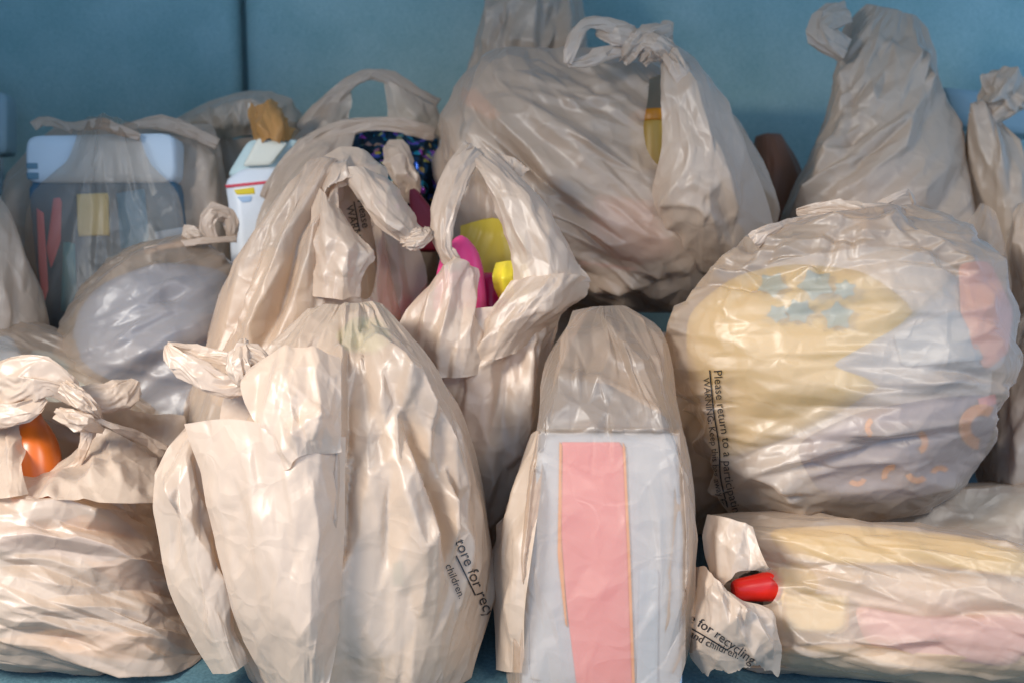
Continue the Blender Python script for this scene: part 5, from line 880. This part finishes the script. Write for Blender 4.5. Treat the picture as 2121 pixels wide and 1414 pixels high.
rope(t20, 'mouth_rim', [(560,420,2.09),(600,360,2.095),(660,300,2.10),(720,265,2.10),(780,255,2.10),(850,265,2.105),(900,280,2.12)], [50,70,64,38,28,32,26], 134, flat=.35, pleats=8, amp=.35)
sheet(t20, 'front_film', [[(590,330,2.09),(640,300,2.085),(700,280,2.09),(735,275,2.10)], [(560,390,2.08),(620,350,2.07),(680,330,2.075),(725,310,2.09)], [(535,450,2.075),(580,420,2.065),(640,400,2.065),(700,380,2.08)], [(525,520,2.08),(570,500,2.07),(630,490,2.07),(690,470,2.08)]], 135, lines=[([(720,290),(640,340),(560,440)],9,.008,'s'), ([(700,310),(640,380),(590,470)],9,.008)], crum=[(14, dict(ang=(120,150), length=(60,160), height=(.002,.004), width=(4,9)))], nv=65, nu=65)
rope(t20, 'loose_strap', [(800,300,2.06),(815,310,2.05),(830,350,2.045),(850,390,2.05),(845,420,2.06)], [24,56,60,50,24], 136, flat=.4, pleats=8, amp=.4)
foil = bpy.data.materials.new('printed_foil'); foil.use_nodes = True; N = foil.node_tree.nodes; L = foil.node_tree.links; b = N['Principled BSDF']; b.inputs['Metallic'].default_value = 0.7; b.inputs['Roughness'].default_value = 0.22
no = N.new('ShaderNodeTexVoronoi'); no.inputs['Scale'].default_value = 20; cr = N.new('ShaderNodeValToRGB'); e = cr.color_ramp.elements; e[0].color = (0.01, 0.02, 0.03, 1); e[1].color = (0.02, 0.06, 0.10, 1)
for p, c in ((.68, (0.02, 0.05, 0.08, 1)), (.74, (0.05, 0.14, 0.55, 1)), (.82, (0.30, 0.05, 0.32, 1)), (.9, (0.6, 0.48, 0.05, 1)), (.94, (0.02, 0.35, 0.5, 1))): x = e.new(p); x.color = c
sx = N.new('ShaderNodeSeparateColor'); L.new(no.outputs['Color'], sx.inputs[0]); L.new(sx.outputs[0], cr.inputs[0]); L.new(cr.outputs[0], b.inputs['Base Color'])
tf_ = thing('snack_bag', 'dark shiny foil snack bag with blue and purple prints', 'snack bag', Vector(pt(800, 450, 2.13)))
sheet(tf_, 'foil_front', [[(690,300,2.14),(760,275,2.135),(830,272,2.135),(905,290,2.145)], [(690,350,2.125),(760,340,2.11),(830,335,2.11),(905,345,2.13)], [(690,420,2.12),(760,420,2.105),(830,420,2.105),(905,420,2.125)], [(700,500,2.13),(760,500,2.12),(830,500,2.12),(895,500,2.135)]], 137, crum=[(50, dict(length=(25,90), height=(.004,.009), width=(4,9)))], mat=foil, nv=81, nu=81, eu=.05, ev=.05)
sheet(tf_, 'foil_back', [[(905,290,2.148),(830,272,2.14),(760,275,2.14),(690,300,2.145)], [(905,420,2.165),(830,420,2.175),(760,420,2.175),(690,420,2.165)], [(895,500,2.14),(830,500,2.135),(760,500,2.135),(700,500,2.14)]], 138, mat=foil, nv=33, nu=33)
tr_ = thing('red_box', 'thin dark red box edge behind the flopped handle', 'box', Vector(pt(880, 480, 2.02)))
rbox(tr_, 'box_body', [(846,390),(860,388),(900,440),(905,520),(850,520)], 1.995, .04, M('dark_red_card', (0.35, 0.03, 0.05)), .004, seg=32)
# ------------------------------------------------------------------ milk carton in the gap
tk_ = thing('milk_carton', 'white carton with red line and yellow patch at the back', 'carton', Vector(pt(540, 700, 2.12)))
rbox(tk_, 'carton_front', [(462,372),(500,345),(640,340),(640,640),(480,640),(470,420)], 2.105, .09, WHITE, .012)
rbox(tk_, 'gable', [(466,366),(512,290),(560,282),(625,290),(620,345),(560,352)], 2.112, .05, M('pale_green_card', (0.62, 0.74, 0.70)), .012)
rbox(tk_, 'flap', [(502,345),(534,285),(596,296),(560,342)], 2.100, .006, M('ivory_card', (0.80, 0.76, 0.62)), .004, seg=32)
rbox(tk_, 'red_line', [(465,384),(560,374),(560,380),(466,390)], 2.1035, .002, LABELR, .001, seg=24)
rbox(tk_, 'yellow_patch', [(484,394),(526,388),(528,402),(490,404)], 2.1035, .002, M('yellow_print', (0.85, 0.62, 0.0)), .001, seg=24)
rbox(tk_, 'blue_patch', [(490,408),(522,406),(520,418),(502,420)], 2.1035, .002, SKYB, .001, seg=24)
tlf = thing('paper_wrapper', 'curled orange brown paper wrapper above the white carton', 'wrapper', Vector(pt(560, 290, 2.13)))
sheet(tlf, 'paper', [[(516,212,2.135),(530,222,2.120),(548,214,2.112),(562,206,2.125)], [(514,240,2.130),(532,246,2.105),(562,238,2.092),(590,236,2.125)], [(517,268,2.125),(540,270,2.098),(572,266,2.085),(604,268,2.120)], [(524,296,2.12),(545,298,2.10),(575,296,2.09),(606,296,2.12)]], 139, lines=[([(560,210),(548,250),(530,292)],7,.012,'s'), ([(575,225),(585,260),(598,290)],6,.008)], crum=[(10, dict(length=(20,60), height=(.002,.005), width=(3,7)))], mat=M('orange_paper', (0.50, 0.24, 0.07), .45), nv=57, nu=57, edge=5)
sheet(tlf, 'paper_tip', [[(514,214,2.136),(524,216,2.13),(536,220,2.128)], [(515,235,2.132),(526,238,2.122),(540,238,2.12)], [(520,258,2.13),(530,262,2.12),(542,260,2.118)]], 140, mat=M('pale_paper', (0.7, 0.6, 0.5), .5), nv=25, nu=25)
# ------------------------------------------------------------------ brown bundle, latches
st = [(1565,285,1620,282,2.26,.02,.02,2), (1545,310,1660,300,2.25,.05,.04,2.2), (1545,360,1670,350,2.25,.06,.05,2.2), (1550,480,1660,480,2.26,.06,.05,2.2), (1570,800,1640,800,2.28,.04,.04,2)]
t21 = thing('brown_bundle', 'dark brown wrapped bundle beside the largest bag', 'bundle', base_of(st)); bag_body(t21, st, 97, mat=BROWN, crum=[(8, dict(length=(20,60), height=(.002,.005)))], nv=57, nu=64)
LATCH = M('grey_blue_plastic', (0.35, 0.47, 0.50), .5)
la = rbox(None, 'seat_latch', [(-60,190),(10,190),(14,210),(14,320),(-60,320)], 2.30, .05, LATCH, .006, seg=32); tag(la, 'pale grey plastic bracket at the left end of the seat back', 'bracket')
la = rbox(None, 'seat_latch', [(1955,180),(2020,186),(2190,190),(2190,290),(1980,260)], 2.30, .05, LATCH, .006, seg=32); tag(la, 'pale grey plastic bracket behind the topknot', 'bracket')
